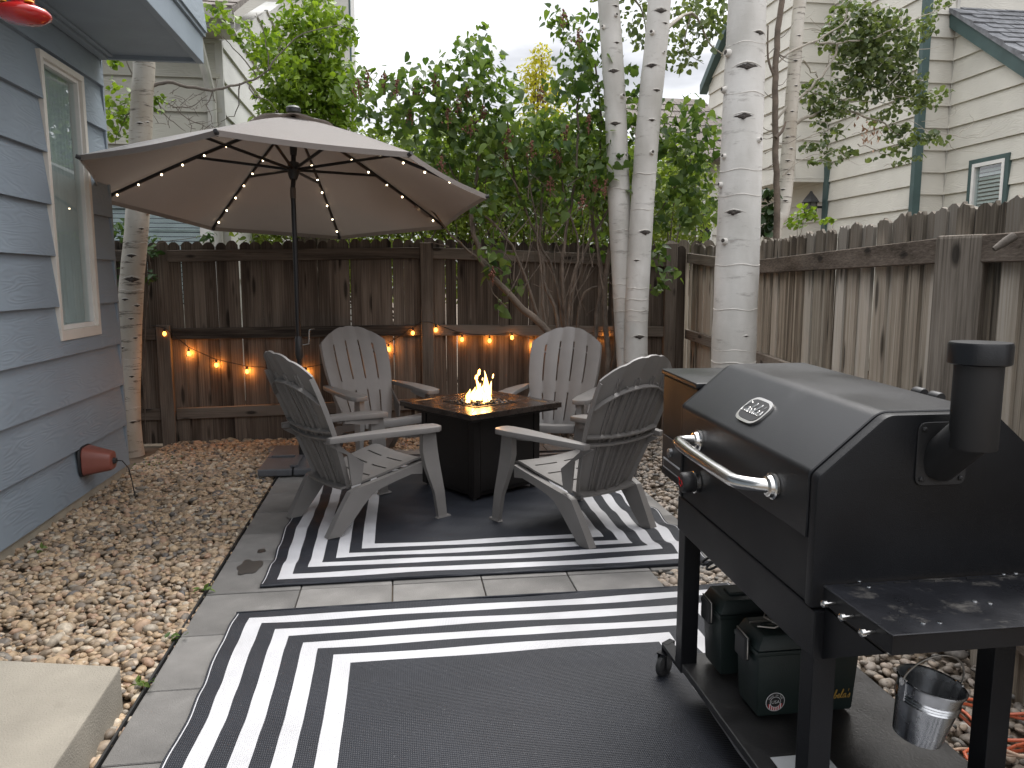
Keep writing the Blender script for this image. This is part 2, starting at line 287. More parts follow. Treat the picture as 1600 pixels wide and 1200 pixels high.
M = dict(
    siding_blue=siding_mat('blue_siding_paint', (.24, .288, .333), 1), trim_blue=mat('blue_trim_paint', (.23, .278, .323), .55, var=.08, vs=3, bump=.1, bs=30),
    siding_cream=siding_mat('cream_siding_paint', (.58, .56, .495), 1, .2), siding_cream_x=siding_mat('cream_siding_paint_across', (.555, .535, .475), 0, .2),
    siding_beige=siding_mat('beige_siding_paint', (.42, .405, .345), 0, .2), siding_pale=siding_mat('pale_siding_paint', (.5, .5, .47), 1, .2),
    teal=mat('dark_green_trim', (.05, .088, .084), .6, var=.15, vs=4), white_trim=mat('white_trim', (.72, .71, .68), .5, var=.06),
    cream_trim=mat('warm_white_frame', (.66, .62, .56), .45, var=.05), concrete=mat('concrete', (.275, .25, .205), .9, var=.14, vs=5, bump=.35, bs=160),
    foundation=mat('foundation_concrete', (.38, .345, .275), .9, var=.25, vs=4, bump=.4, bs=40),
    soil=mat('soil', (.13, .10, .07), .95, var=.4, vs=7, bump=.8, bs=50),
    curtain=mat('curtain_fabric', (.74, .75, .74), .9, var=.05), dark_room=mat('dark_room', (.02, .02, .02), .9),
    shingle_grey=shingle_mat('grey_shingles', (.17, .175, .185)), shingle_brown=shingle_mat('brown_shingles', (.15, .13, .115)),
    glass=glass_mat('window_glass', fac=.3), glass_far=glass_mat('far_window_glass', fac=.25),
    picket_back=wood('fence_boards_brown', [(.3, (.024, .018, .014)), (.45, (.088, .067, .052)), (.55, (.15, .119, .094)), (.72, (.26, .215, .175))], 2, weather=(1.08, 1.2, .6), tone=.09),
    rail_back=wood('fence_rails_brown', [(.3, (.026, .02, .016)), (.5, (.105, .084, .067)), (.7, (.19, .158, .13))], 0),
    post_back=wood('fence_posts_brown', [(.3, (.032, .026, .02)), (.5, (.125, .10, .08)), (.7, (.21, .175, .145))], 2),
    picket_side=wood('fence_boards_grey', [(.26, (.075, .06, .046)), (.42, (.28, .238, .185)), (.54, (.44, .385, .315)), (.72, (.56, .52, .455))], 2, weather=(1.08, 1.17, .42), tone=.17),
    rail_side=wood('fence_rails_grey', [(.28, (.045, .034, .025)), (.5, (.16, .13, .105)), (.75, (.31, .275, .235))], 1),
    post_side=wood('fence_posts_grey', [(.25, (.07, .057, .045)), (.48, (.27, .235, .195)), (.75, (.42, .385, .33))], 2),
    chair=mat('grey_chair_resin', (.175, .165, .156), .42, var=.06, vs=8, bump=.06, bs=300), black=mat('black_powder_coat', (.0085, .0090, .0105), .42, spec=.22, var=.25, vs=5, bump=.12, bs=400, rvar=.07),
    black_lid=mat('black_lid_enamel', (.012, .0127, .0145), .36, spec=.36, var=.2, vs=4, bump=.1, bs=350, rvar=.08), black_plastic=mat('black_plastic', (.02, .02, .021), .5),
    chimney=mat('matt_black_steel', (.012, .012, .0128), .6, var=.2), steel=mat('brushed_steel', (.62, .61, .59), .2, 1., var=.05, rvar=.05),
    galv=mat('galvanised_steel', (.5, .51, .52), .27, 1., var=.15, vs=14, rvar=.08, bump=.08, bs=40), rubber=mat('rubber', (.03, .03, .03), .7), rust=mat('wheel_rim_brass', (.3, .24, .14), .5, .6),
    pit=mat('dark_brown_metal', (.0085, .0072, .0068), .42, spec=.25, var=.3, bump=.1, bs=200), pit_top=mat('dark_brown_table_tiles', (.024, .0175, .0145), .22, var=.3, vs=14, rvar=.08, bump=.1, bs=60),
    fabric=mat('taupe_canopy_fabric', (.215, .187, .168), .9, var=.05, vs=3, bump=.15, bs=900), pole=mat('dark_bronze_pole', (.03, .029, .03), .35, .6, var=.1),
    base_plate=mat('grey_resin_base', (.08, .083, .09), .55, var=.12, vs=12), lead=mat('umbrella_light_strip', (.08, .06, .05), .6),
    rug_black=None, rug_white=None, ropecord=mat('black_cord', (.012, .012, .012), .6),
    red=mat('red_plastic', (.5, .02, .018), .2, coat=.5), redglass=mat('red_glass', (.3, .012, .03), .08, coat=.6), yellow=mat('yellow_plastic', (.8, .45, .02), .4),
    terracotta=mat('terracotta_plastic', (.23, .075, .055), .4, var=.1), green_box=mat('dark_green_plastic', (.012, .021, .019), .45, var=.15, bump=.1, bs=250),
    gold=mat('gold_print', (.45, .27, .05), .5), sticker_white=mat('sticker_white', (.7, .7, .7), .5), sticker_black=mat('sticker_black', (.015, .015, .015), .5), sticker_red=mat('sticker_red', (.42, .03, .03), .5),
    orange=mat('orange_cord', (.55, .12, .05), .45), tan_cord=mat('tan_cord', (.5, .36, .26), .5), wire=mat('grey_wire', (.35, .33, .3), .35, .8),
    scar=mat('dark_bark_scar', (.05, .042, .036), .9, var=.5, vs=40, bump=.8, bs=90), ridge=mat('pale_bark_ridge', (.56, .535, .49), .75, var=.15, vs=20),
    twig=mat('grey_twig', (.14, .12, .10), .85, var=.3, vs=12, bump=.4, bs=60), brown_branch=mat('brown_branch', (.125, .098, .076), .9, var=.35, vs=10, bump=.6, bs=50),
    pale_branch=mat('pale_branch', (.33, .30, .25), .8, var=.25, vs=9, bump=.3, bs=50),
    panicle=mat('dry_lilac_flower', (.155, .068, .045), .9, var=.4, vs=30), gutter=mat('gutter_paint', (.45, .44, .40), .45), blind=mat('window_blind', (.55, .56, .54), .6),
    bulb=emit('warm_bulb', (1, .34, .06), 3), led=emit('umbrella_led', (1, .80, .52), 6), firestone=mat('fire_glass', (.03, .022, .018), .12, var=.5, vs=40),
    paper=mat('printed_sheet', (.45, .46, .46), .5), shelf=mat('shelf_steel', (.02, .0195, .0195), .4, var=.35, vs=7, rvar=.1, bump=.1, bs=120),
    nest=mat('dry_brown_leaves', (.33, .20, .13), .9, var=.3, vs=20), lantern=mat('lantern_metal', (.03, .03, .03), .5), petglass=mat('lantern_glass', (.12, .12, .11), .15),
)
M['fabric'].node_tree.nodes['Principled BSDF'].inputs['Sheen Weight'].default_value = .8
M['fabric'].node_tree.nodes['Principled BSDF'].inputs['Sheen Roughness'].default_value = .35
def dusty(m, c, lo, hi, amt, scale):
    t = m.node_tree; b = t.nodes['Principled BSDF']; n = t.nodes.new; l = t.links.new
    src = b.inputs['Base Color'].links[0].from_socket
    tcn = n('ShaderNodeTexCoord'); nn = n('ShaderNodeTexNoise'); nn.inputs['Scale'].default_value = scale; nn.inputs['Detail'].default_value = 9; nn.inputs['Roughness'].default_value = .7; l(tcn.outputs['Object'], nn.inputs['Vector'])
    k = n('ShaderNodeMapRange'); k.inputs[1].default_value = lo; k.inputs[2].default_value = hi; k.inputs[4].default_value = amt; l(nn.outputs[0], k.inputs[0])
    mx = n('ShaderNodeMix'); mx.data_type = 'RGBA'; l(k.outputs[0], mx.inputs[0]); l(src, mx.inputs[6]); mx.inputs[7].default_value = (*c, 1); l(mx.outputs[2], b.inputs['Base Color'])
    return m
M['shelf_top'] = dusty(mat('dusty_shelf_top', (.014, .0148, .018), .34, var=.3, vs=7, rvar=.1, bump=.1, bs=150, spec=.4), (.16, .15, .135), .54, .72, .8, 11)
dusty(M['shelf'], (.09, .085, .075), .56, .75, .5, 9); dusty(M['black_lid'], (.10, .10, .10), .60, .8, .25, 5)
def rug_mat(name, c, spec):
    m, t, b = newmat(name); n = t.nodes.new; l = t.links.new
    tcn = n('ShaderNodeTexCoord')
    mp1 = n('ShaderNodeMapping'); mp1.inputs['Scale'].default_value = (1, 1, 0); l(tcn.outputs['Object'], mp1.inputs[0])
    w1 = n('ShaderNodeTexWave'); w1.wave_type = 'BANDS'; w1.bands_direction = 'Y'; w1.inputs['Scale'].default_value = 34; w1.inputs['Distortion'].default_value = .4; w1.inputs['Detail'].default_value = 1; l(mp1.outputs[0], w1.inputs['Vector'])
    w2 = n('ShaderNodeTexWave'); w2.wave_type = 'BANDS'; w2.bands_direction = 'X'; w2.inputs['Scale'].default_value = 46; w2.inputs['Distortion'].default_value = .3; l(mp1.outputs[0], w2.inputs['Vector'])
    mu = n('ShaderNodeMath'); mu.operation = 'MULTIPLY'; l(w1.outputs['Fac'], mu.inputs[0]); l(w2.outputs['Fac'], mu.inputs[1])
    ad = n('ShaderNodeMath'); ad.operation = 'MULTIPLY_ADD'; ad.inputs[1].default_value = .6; l(w1.outputs['Fac'], ad.inputs[0]); l(mu.outputs[0], ad.inputs[2])
    bp = n('ShaderNodeBump'); bp.inputs['Strength'].default_value = .42; bp.inputs['Distance'].default_value = .003; l(ad.outputs[0], bp.inputs['Height']); l(bp.outputs[0], b.inputs['Normal'])
    nn = n('ShaderNodeTexNoise'); nn.inputs['Scale'].default_value = 3; nn.inputs['Detail'].default_value = 6; l(tcn.outputs['Object'], nn.inputs['Vector'])
    mr = n('ShaderNodeMapRange'); mr.inputs[1].default_value = .3; mr.inputs[2].default_value = .7; mr.inputs[3].default_value = .85; mr.inputs[4].default_value = 1.12; l(nn.outputs[0], mr.inputs[0])
    n5 = n('ShaderNodeTexNoise'); n5.inputs['Scale'].default_value = 130; n5.inputs['Detail'].default_value = 2; l(tcn.outputs['Object'], n5.inputs['Vector'])
    k5 = n('ShaderNodeMapRange'); k5.inputs[1].default_value = .68; k5.inputs[2].default_value = .74; k5.inputs[4].default_value = .05 if c[0] < .3 else 0; l(n5.outputs[0], k5.inputs[0])
    vm = n('ShaderNodeVectorMath'); vm.operation = 'SCALE'; vm.inputs[0].default_value = c; l(mr.outputs[0], vm.inputs['Scale'])
    va = n('ShaderNodeVectorMath'); va.operation = 'ADD'; l(vm.outputs[0], va.inputs[0]); l(k5.outputs[0], va.inputs[1])
    l(va.outputs[0], b.inputs['Base Color']); b.inputs['Roughness'].default_value = spec; b.inputs['Specular IOR Level'].default_value = .22
    return m
M['rug_black'] = rug_mat('black_rug_weave', (.022, .0245, .031), .45); M['rug_white'] = rug_mat('white_rug_weave', (.55, .55, .565), .5)
def paver_mat():
    m = mat('grey_paver', (.175, .168, .158), .85, var=.34, vs=3.2, bump=.3, bs=220, objvar=.16)
    return m
M['paver'] = paver_mat(); M['stain'] = mat('wet_stain', (.045, .042, .038), .5)

dusty(M['paver'], (.30, .29, .275), .55, .72, .55, 3.1); dusty(M['concrete'], (.16, .14, .11), .60, .78, .6, 3.5)

ft = M['fabric'].node_tree; fb_ = ft.nodes['Principled BSDF']; tl_ = ft.nodes.new('ShaderNodeBsdfTranslucent'); tl_.inputs[0].default_value = (.30, .25, .215, 1)
fm_ = ft.nodes.new('ShaderNodeMixShader'); fm_.inputs[0].default_value = .10; ft.links.new(fb_.outputs[0], fm_.inputs[1]); ft.links.new(tl_.outputs[0], fm_.inputs[2]); ft.links.new(fm_.outputs[0], ft.nodes['Material Output'].inputs[0])
# ------------------------------------------------------------------ ground, gravel, pavers
g = MB().box((-60, -12, -.5), (60, 90, -.045)).build('ground', M['soil']); struct(g)

def pebble_mat(name, tones):
    m, t, b = newmat(name); n = t.nodes.new; l = t.links.new
    a = n('ShaderNodeAttribute'); a.attribute_name = 'tone'
    cr_ = n('ShaderNodeValToRGB'); cr_.color_ramp.interpolation = 'LINEAR'; e = cr_.color_ramp.elements
    e[0].position = 0; e[0].color = (*tones[0], 1); e[1].position = 1; e[1].color = (*tones[-1], 1)
    for i, c in enumerate(tones[1:-1]): q = e.new((i + 1) / (len(tones) - 1)); q.color = (*c, 1)
    l(a.outputs['Fac'], cr_.inputs[0])
    tcn = n('ShaderNodeTexCoord'); nn = n('ShaderNodeTexNoise'); nn.inputs['Scale'].default_value = 55; nn.inputs['Detail'].default_value = 5; l(tcn.outputs['Object'], nn.inputs['Vector'])
    mr = n('ShaderNodeMapRange'); mr.inputs[1].default_value = .3; mr.inputs[2].default_value = .7; mr.inputs[3].default_value = .72; mr.inputs[4].default_value = 1.25; l(nn.outputs[0], mr.inputs[0])
    vm = n('ShaderNodeVectorMath'); vm.operation = 'SCALE'; l(cr_.outputs[0], vm.inputs[0]); l(mr.outputs[0], vm.inputs['Scale']); l(vm.outputs[0], b.inputs['Base Color'])
    b.inputs['Roughness'].default_value = .6
    bp = n('ShaderNodeBump'); bp.inputs['Strength'].default_value = .25; bp.inputs['Distance'].default_value = .004; l(nn.outputs[0], bp.inputs['Height']); l(bp.outputs[0], b.inputs['Normal'])
    return m
def ico(sub):
    bm = bmesh.new(); bmesh.ops.create_icosphere(bm, subdivisions=sub, radius=1)
    v = np.array([q.co[:] for q in bm.verts]); f = np.array([[q.index for q in p.verts] for p in bm.faces]); bm.free(); return v, f
def raw_mesh(name, V, F, tone, mat_, smooth=True, parent=None):
    """V (n,3) verts, F (m,3) triangles, tone per vertex"""
    me = bpy.data.meshes.new(name); me.vertices.add(len(V)); me.vertices.foreach_set('co', V.astype(np.float32).ravel())
    me.loops.add(F.size); me.loops.foreach_set('vertex_index', F.astype(np.int32).ravel())
    me.polygons.add(len(F)); k = F.shape[1]
    me.polygons.foreach_set('loop_start', np.arange(0, F.size, k, dtype=np.int32))
    me.polygons.foreach_set('use_smooth', np.full(len(F), smooth))
    a = me.attributes.new('tone', 'FLOAT', 'POINT'); a.data.foreach_set('value', tone.astype(np.float32))
    me.materials.append(mat_); me.update(calc_edges=True); me.validate()
    return link(name, me, parent)
def rotmats(n, tilt):
    a = rng.uniform(0, 2 * math.pi, n); ca, sa = np.cos(a), np.sin(a)
    Rz = np.zeros((n, 3, 3)); Rz[:, 0, 0] = ca; Rz[:, 0, 1] = -sa; Rz[:, 1, 0] = sa; Rz[:, 1, 1] = ca; Rz[:, 2, 2] = 1
    b = rng.normal(0, tilt, n); cb, sb = np.cos(b), np.sin(b)
    Rx = np.zeros((n, 3, 3)); Rx[:, 0, 0] = 1; Rx[:, 1, 1] = cb; Rx[:, 1, 2] = -sb; Rx[:, 2, 1] = sb; Rx[:, 2, 2] = cb
    c = rng.uniform(0, 2 * math.pi, n); cc, sc_ = np.cos(c), np.sin(c)
    Rw = np.zeros((n, 3, 3)); Rw[:, 0, 0] = cc; Rw[:, 0, 1] = -sc_; Rw[:, 1, 0] = sc_; Rw[:, 1, 1] = cc; Rw[:, 2, 2] = 1
    return Rz @ Rx @ Rw
def gravel(name, regions, mat_, size, z0=-.035):
    v, f = ico(2); Vs = []; Fs = []; Ts = []; base = 0
    for (x0, x1, y0, y1, n, test) in regions:
        P = np.stack([rng.uniform(x0, x1, n), rng.uniform(y0, y1, n), z0 + rng.uniform(0, .030, n)], 1)
        if test: P = P[[test(p) for p in P]]
        n = len(P)
        s = size * np.exp(rng.normal(0, .27, n))
        S = np.stack([s * rng.uniform(.9, 1.35, n), s * rng.uniform(.65, 1., n), s * rng.uniform(.42, .7, n)], 1)
        # lumpy: a few random planes push the vertices
        W = np.repeat(v[None], n, 0)
        for _ in range(3):
            d = rng.normal(size=(n, 3)); d /= np.linalg.norm(d, axis=1, keepdims=True)
            dot = np.einsum('nij,nj->ni', W, d); W = W * (1 - .28 * np.clip(dot - .35, 0, 1)[..., None])
        W = W * S[:, None]; W = np.einsum('nij,nkj->nki', rotmats(n, .35), W) + P[:, None]
        tone = np.clip(rng.beta(1.6, 1.6, n), 0, 1)
        Vs.append(W.reshape(-1, 3)); Fs.append((f[None] + (np.arange(n) * len(v))[:, None, None] + base).reshape(-1, 3)); Ts.append(np.repeat(tone, len(v)))
        base += n * len(v)
    return stuff(raw_mesh(name, np.concatenate(Vs), np.concatenate(Fs), np.concatenate(Ts), mat_))
gm = pebble_mat('river_pebbles_tan', [(.075, .06, .05), (.28, .21, .14), (.41, .295, .18), (.15, .12, .09), (.44, .325, .205), (.32, .205, .135), (.52, .44, .33), (.10, .095, .092), (.40, .29, .18), (.21, .165, .125)])
gm2 = pebble_mat('river_pebbles_dark', [(.08, .072, .065), (.22, .19, .155), (.31, .26, .21), (.13, .125, .115), (.36, .29, .22), (.26, .21, .17), (.44, .4, .35)])
PX0, PS = -.94, .44                         # patio grid
gravel('tan_gravel', [(-2.14, -.95, 3.4, 7.42, 10500, None), (-2.14, -.95, 1.5, 3.4, 6000, lambda p: not (p[0] < -.99 and p[1] < 2.80)), (-.95, .9, 6.7, 7.4, 2600, None)], gm, .0193)
gravel('grey_gravel', [(1.70, 2.95, 1.2, 7.4, 6200, lambda p: p[0] < 2.86 - max(0, 6. - p[1]) * .19 + .02), (1.26, 1.70, 3.15, 3.66, 620, None), (.9, 1.72, 6.7, 7.4, 900, None)], gm2, .0195)
pat = MB().box((PX0 + .002, -1, -.044), (1.70, 6.69, -.02)).build('patio', M['soil']); struct(pat)
pv = MB().box((.003, .003, -.018), (PS - .003, PS - .003, .0)).build('paver', M['paver'], pat, bevel=.003, seg=1)
first = True
for i in range(6):
    for j in range(-2, 14):
        y = .59 + (j + 0) * PS
        if i == 5 and j == 6: continue
        o = pv if first else link('paver', pv.data, pat); first = False
        o.location = (PX0 + i * PS, y, random.uniform(-.0025, 0)); o.rotation_euler = (random.uniform(-.003, .003), random.uniform(-.003, .003), 0)
edging = MB().box((PX0 - .011, 1.2, -.044), (PX0 - .003, 6.7, .006)).build('edging_strip', M['ropecord'], pat)
c = atz(390, 886, .001)
def blot(cx, cy, rx, ry, z, n=40, seed=1):
    r_ = random.Random(seed); ph = [r_.uniform(0, 6.28) for _ in range(4)]
    return [(cx + rx * math.cos(a) * (1 + .08 * sum(math.sin(k * a + ph[k - 3]) for k in (3, 4, 5, 6))), cy + ry * math.sin(a) * (1 + .08 * sum(math.sin(k * a + ph[k - 3]) for k in (3, 4, 5, 6))), z) for a in [2 * math.pi * i / n for i in range(n)]]
st = MB(); P_ = blot(c.x, c.y, .062, .10, .0035); st.add(P_, [tuple(range(len(P_)))])
P_ = blot(c.x + .02, c.y + .24, .022, .03, .0035, seed=3); st.add(P_, [tuple(range(len(P_)))])
stuff(st.build('water_stain', M['stain'], pat))

# ------------------------------------------------------------------ rugs
def rug(name, label, x0, x1, y0, y1, loc_amp, seed, border=.53):
    root = thing(name, label, 'rug', ((x0 + x1) / 2, (y0 + y1) / 2, 0), 0, 'striped rugs on the patio')
    bw = [.062, .058, .06, .058, .06, .058, .06, .062]     # black, white, ... from the edge in
    ed = [0]; [ed.append(ed[-1] + q * border / sum(bw)) for q in bw]
    def lines(a, b):
        L_ = b - a; s = set(round(q, 5) for q in ed) | set(round(L_ - q, 5) for q in ed); s |= {.008, .012, .016, L_ - .016, L_ - .012, L_ - .008}
        k = int(L_ / .028); s |= set(round(i * L_ / k, 5) for i in range(k + 1))
        s = sorted(s); o = [s[0]]
        for q in s[1:]:
            if q - o[-1] > .0035: o.append(q)
            elif any(abs(q - e_) < 1e-4 for e_ in ed) or any(abs(q - (L_ - e_)) < 1e-4 for e_ in ed): o[-1] = q
        o[-1] = L_
        return o
    xs = lines(x0, x1); ys = lines(y0, y1); W = x1 - x0; H = y1 - y0
    r_ = random.Random(seed); ph = [r_.uniform(0, 6.28) for _ in range(8)]
    V = []; F = []; mi = []
    for y in ys:
        for x in xs:
            ex = min(x, W - x); rightside = x > W / 2
            a = loc_amp * math.exp(-ex / .28) * (2.0 if rightside else 1.1)
            z = .008 + a * (.5 + .5 * math.sin(y * 19 + ph[0] + .8 * math.sin(y * 5 + ph[1]))) + .0035 * math.sin(y * 7 + x * 2 + ph[2]) * math.sin(x * 3 + ph[3]) + .0016 * math.sin(y * 33 + x * 9 + ph[4])
            z += .0015
            dx = .006 * math.sin(y * 6 + ph[5]) * math.exp(-ex / .5)
            V.append((x0 + x + dx - root.location.x, y0 + y + .008 * math.sin(x * 2.2 + ph[6]) * math.exp(-min(y, H - y) / .5) - root.location.y, max(z, .004)))
    nx = len(xs)
    for j in range(len(ys) - 1):
        for i in range(nx - 1):
            F.append((j * nx + i, j * nx + i + 1, (j + 1) * nx + i + 1, (j + 1) * nx + i))
            cx = (xs[i] + xs[i + 1]) / 2; cy = (ys[j] + ys[j + 1]) / 2
            ex = min(cx, W - cx); d = min(ex, min(cy, H - cy)); wht = 0
            for q in range(8):
                if ed[q] <= d < ed[q + 1]: wht = q % 2
            if min(cy, H - cy) > .012 and (.008 < ex < .012): wht = 1
            mi.append(wht)
    me = bpy.data.meshes.new('rug_weave'); me.from_pydata(V, [], F); me.materials.append(M['rug_black']); me.materials.append(M['rug_white'])
    me.polygons.foreach_set('material_index', mi); me.polygons.foreach_set('use_smooth', [True] * len(F))
    link('rug_weave', me, root)
    for a, b in (((x0, y0), (x1, y0)), ((x0, y1), (x1, y1))):
        hem = MB(); hem.tube([(a[0] + (b[0] - a[0]) * k / 40, a[1] + .008 * math.sin((b[0] - a[0]) * k / 40 * 2.2 + ph[6]), .0085) for k in range(41)], .0085, 6)
        hem.build('hem', M['rug_black'], root, smooth=60)
    return root
rug('striped_rug', 'black and white striped rug under the fire table and grey chairs', -.695, 1.60, 3.715, 6.45, .016, 5)
rug('striped_rug', 'black and white striped rug running beneath the grill wheels', -.745, 1.56, .75, 3.415, .010, 9)

# ------------------------------------------------------------------ board walls
def siding(root, A, B, z0, z1, exp, m, openings=(), proud=.034, ztop=None, first_z=None):
    """lap boards on the wall from A to B (2D); outward side is to the right of A->B. openings: (s0, s1, za, zb)."""
    A = Vector(A); B = Vector(B); d = (B - A); Ln = d.length; d /= Ln; nrm = Vector((d.y, -d.x)); org = origin(root)
    z = z0 if first_z is None else first_z
    k = 0
    while z < z1 - .02:
        zt = min(z + exp, z1)
        q = lambda s, o, zz: (A.x + d.x * s + nrm.x * o, A.y + d.y * s + nrm.y * o, zz)
        def piece(a, b, zl, zh, zha=None, zhb=None, lip=.012):
            pr = lambda zz: proud + (.002 - proud) * (zz - z) / exp
            zha = zh if zha is None else zha; zhb = zh if zhb is None else zhb
            if max(zha, zhb) - zl < .01: return
            MB().hexa([q(a, pr(zl), zl), q(b, pr(zl), zl), q(b, -.02, zl), q(a, -.02, zl)], [q(a, pr(zha), zha + lip), q(b, pr(zhb), zhb + lip), q(b, -.02, zhb + lip), q(a, -.02, zha + lip)]).build('siding_board', m, root)
        spans = [(0, Ln)]
        for s0, s1, za, zb in openings:
            if zb > z + .005 and za < zt - .005:
                new = []
                for a, b in spans:
                    if s0 > a: new.append((a, min(b, s0)))
                    if s1 < b: new.append((max(a, s1), b))
                spans = [q_ for q_ in new if q_[1] - q_[0] > .02]
                if za > z: piece(s0, s1, z, za, lip=0)
                if zb < zt: piece(s0, s1, zb, zt)
        for a, b in spans:
            if ztop:                                   # raked top edge, falling from a to b
                ta, tb = ztop(a), ztop(b)
                if max(ta, tb) <= z + .02: continue
                cross = lambda h: a + (b - a) * (ta - h) / (ta - tb)
                if ta > zt and tb > zt: piece(a, b, z, zt)
                elif ta >= tb:
                    e = cross(zt) if ta > zt else a; e2 = cross(z + .012) if tb < z + .012 else b
                    if e > a + .01: piece(a, e, z, zt)
                    piece(e, e2, z, zt, min(zt, ztop(e)), max(z + .012, ztop(e2)), 0)
                else:
                    e = cross(zt) if tb > zt else b; e2 = cross(z + .012) if ta < z + .012 else a
                    if e < b - .01: piece(e, b, z, zt)
                    piece(e2, e, z, zt, max(z + .012, ztop(e2)), min(zt, ztop(e)), 0)
            else: piece(a, b, z, zt)
        z = zt; k += 1
def wall_core(root, A, B, z0, z1, th, m, name='wall'):
    A = Vector(A); B = Vector(B); d = (B - A).normalized(); n = Vector((d.y, -d.x)) * -1
    q = lambda p, o, z: (p.x + n.x * o, p.y + n.y * o, z)
    return MB().hexa([q(A, .022, z0), q(B, .022, z0), q(B, th, z0), q(A, th, z0)], [q(A, .022, z1), q(B, .022, z1), q(B, th, z1), q(A, th, z1)]).build(name, m, root)

# ------------------------------------------------------------------ blue house
WX = -2.14
bh = thing('blue_house', 'blue lap sided house with a tall white framed window', 'house', (WX - 1.5, 3, 0))
Yc = 6.25
# outward is +X: A at the near end, B at the far end -> right of A->B is +X
wy0, wy1, wz0, wz1 = 5.21, 5.87, 1.13, 2.85
siding(bh, (WX, -1.5), (WX, Yc - .0), .062, 3.08, .3135, M['siding_blue'], [(wy0 + 1.51, wy1 + 1.49, wz0 - .02, wz1)])
MB().box((WX - .30, -1.5, -.05), (WX - .022, wy0 - .06, 3.1)).box((WX - .30, wy1 + .06, -.05), (WX - .022, Yc - .022, 3.1)).box((WX - .30, wy0 - .06, -.05), (WX - .022, wy1 + .06, wz0 - .02)).box((WX - .30, wy0 - .06, wz1 + .02), (WX - .022, wy1 + .06, 3.1)).box((WX - .9, wy0 - .3, .9), (WX - .85, wy1 + .3, 3)).box((WX - 3, Yc - .3, -.05), (WX - .31, Yc - .022, 3.1)).build('wall', M['trim_blue'], bh)
MB().box((WX - .28, -1.5, -.06), (WX + .004, Yc - .005, .06)).build('foundation', M['foundation'], bh)
MB().box((WX - .035, Yc - .008, .05), (WX + .024, Yc + .022, 3.09)).build('corner_trim', M['trim_blue'], bh, bevel=.003)
siding(bh, (WX - .04, Yc), (WX - 3, Yc), .062, 3.08, .3135, M['trim_blue'])
# upper floor that overhangs
UX, UZ = -1.40, 3.10
MB().box((WX - 3, -1.5, UZ), (UX - .03, Yc - .03, UZ + .02)).build('soffit', M['trim_blue'], bh)
MB().box((WX + .03, -1.5, UZ - .035), (WX + .085, Yc - .03, UZ - .001)).box((WX + .09, -1.5, UZ - .018), (WX + .12, Yc - .03, UZ - .001)).build('soffit_trim', M['trim_blue'], bh, bevel=.004)
MB().box((UX - .05, -1.5, UZ - .03), (UX, Yc, UZ + .16)).build('fascia', M['trim_blue'], bh, bevel=.004)
MB().box((WX - 3, Yc - .04, UZ - .03), (UX - .055, Yc, UZ + .16)).build('fascia', M['trim_blue'], bh, bevel=.004)
MB().box((UX - .012, -1.5, UZ + .163), (UX + .018, Yc + .01, UZ + .19)).build('drip_cap', M['trim_blue'], bh)
siding(bh, (UX, -1.5), (UX, Yc), UZ + .19, 5.6, .3135, M['siding_blue'])
siding(bh, (UX, Yc), (UX - 3, Yc), UZ + .19, 5.6, .3135, M['trim_blue'])
MB().box((WX - 3, -1.5, UZ + .02), (UX - .024, Yc - .024, 5.6)).build('upper_wall', M['trim_blue'], bh)
wf = MB()
fx = WX + .034
wf.box((WX - .05, wy0, wz0 - .03), (fx, wy1, wz0 + .035)).box((WX - .05, wy0, wz1 - .03), (fx, wy1, wz1 + .01)).box((WX - .05, wy0, wz0 + .035), (fx, wy0 + .04, wz1 - .03)).box((WX - .05, wy1 - .045, wz0 + .035), (fx, wy1, wz1 - .03))
win = wf.build('window', M['cream_trim'], bh, bevel=.003)
a0, a1, b0, b1 = wy0 + .04, wy1 - .045, wz0 + .035, wz1 - .03
MB().box((WX - .045, a0, b0), (WX + .012, a0 + .022, b1)).box((WX - .045, a1 - .022, b0), (WX + .012, a1, b1)).box((WX - .045, a0, b0), (WX + .010, a1, b0 + .03)).box((WX - .045, a0, b1 - .022), (WX + .010, a1, b1)).build('sash', M['white_trim'], win, bevel=.002)
MB().box((WX - .018, a0 + .02, b0 + .028), (WX - .012, a1 - .02, b1 - .02)).build('pane', M['glass'], win)
cu_ = MB(); n_ = 40
for (s0, s1, x_) in ((a0 - .03, a0 + (a1 - a0) * .58, .05), (a0 + (a1 - a0) * .605, a1 + .05, .05)):
    pts = [(WX - x_ - .010 * math.sin(i * .9), s0 + (s1 - s0) * i / n_) for i in range(n_ + 1)]
    b_ = len(cu_.v); cu_.add([(x, y, b0 - .1) for x, y in pts] + [(x, y, b1 + .1) for x, y in pts], [(i, i + 1, n_ + 2 + i, n_ + 1 + i) for i in range(n_)])
cu_.build('curtain', M['curtain'], win, smooth=60)
# cone fixture low on the wall
cp = thing('outdoor_fixture', 'reddish brown cone shaped fixture mounted low on blue siding', 'outdoor fixture', (WX + .022, 5.42, .275))
mx_ = Matrix.Rotation(R(-90), 4, 'X') @ Matrix.Rotation(R(45), 4, 'Z')
def frustum(r0, r1, h0, h1):
    n = 24; vs = []
    for r, h in ((r0, h0), (r1, h1)):
        for j in range(n):
            a = 2 * math.pi * j / n; k = (abs(math.cos(a)) ** 5 + abs(math.sin(a)) ** 5) ** (-1 / 5)
            vs.append((WX + .026 + h, 5.42 + r * k * math.cos(a), .285 + r * k * math.sin(a) - .05 * h))
    return MB().add(vs, [(j, (j + 1) % n, n + (j + 1) % n, n + j) for j in range(n)] + [tuple(range(n - 1, -1, -1)), tuple(range(n, 2 * n))])
frustum(.098, .058, .014, .185).build('cone_body', M['terracotta'], cp, smooth=50, bevel=.010, seg=3)
frustum(.104, .102, .0, .0135).build('rim', M['black_plastic'], cp, smooth=50)
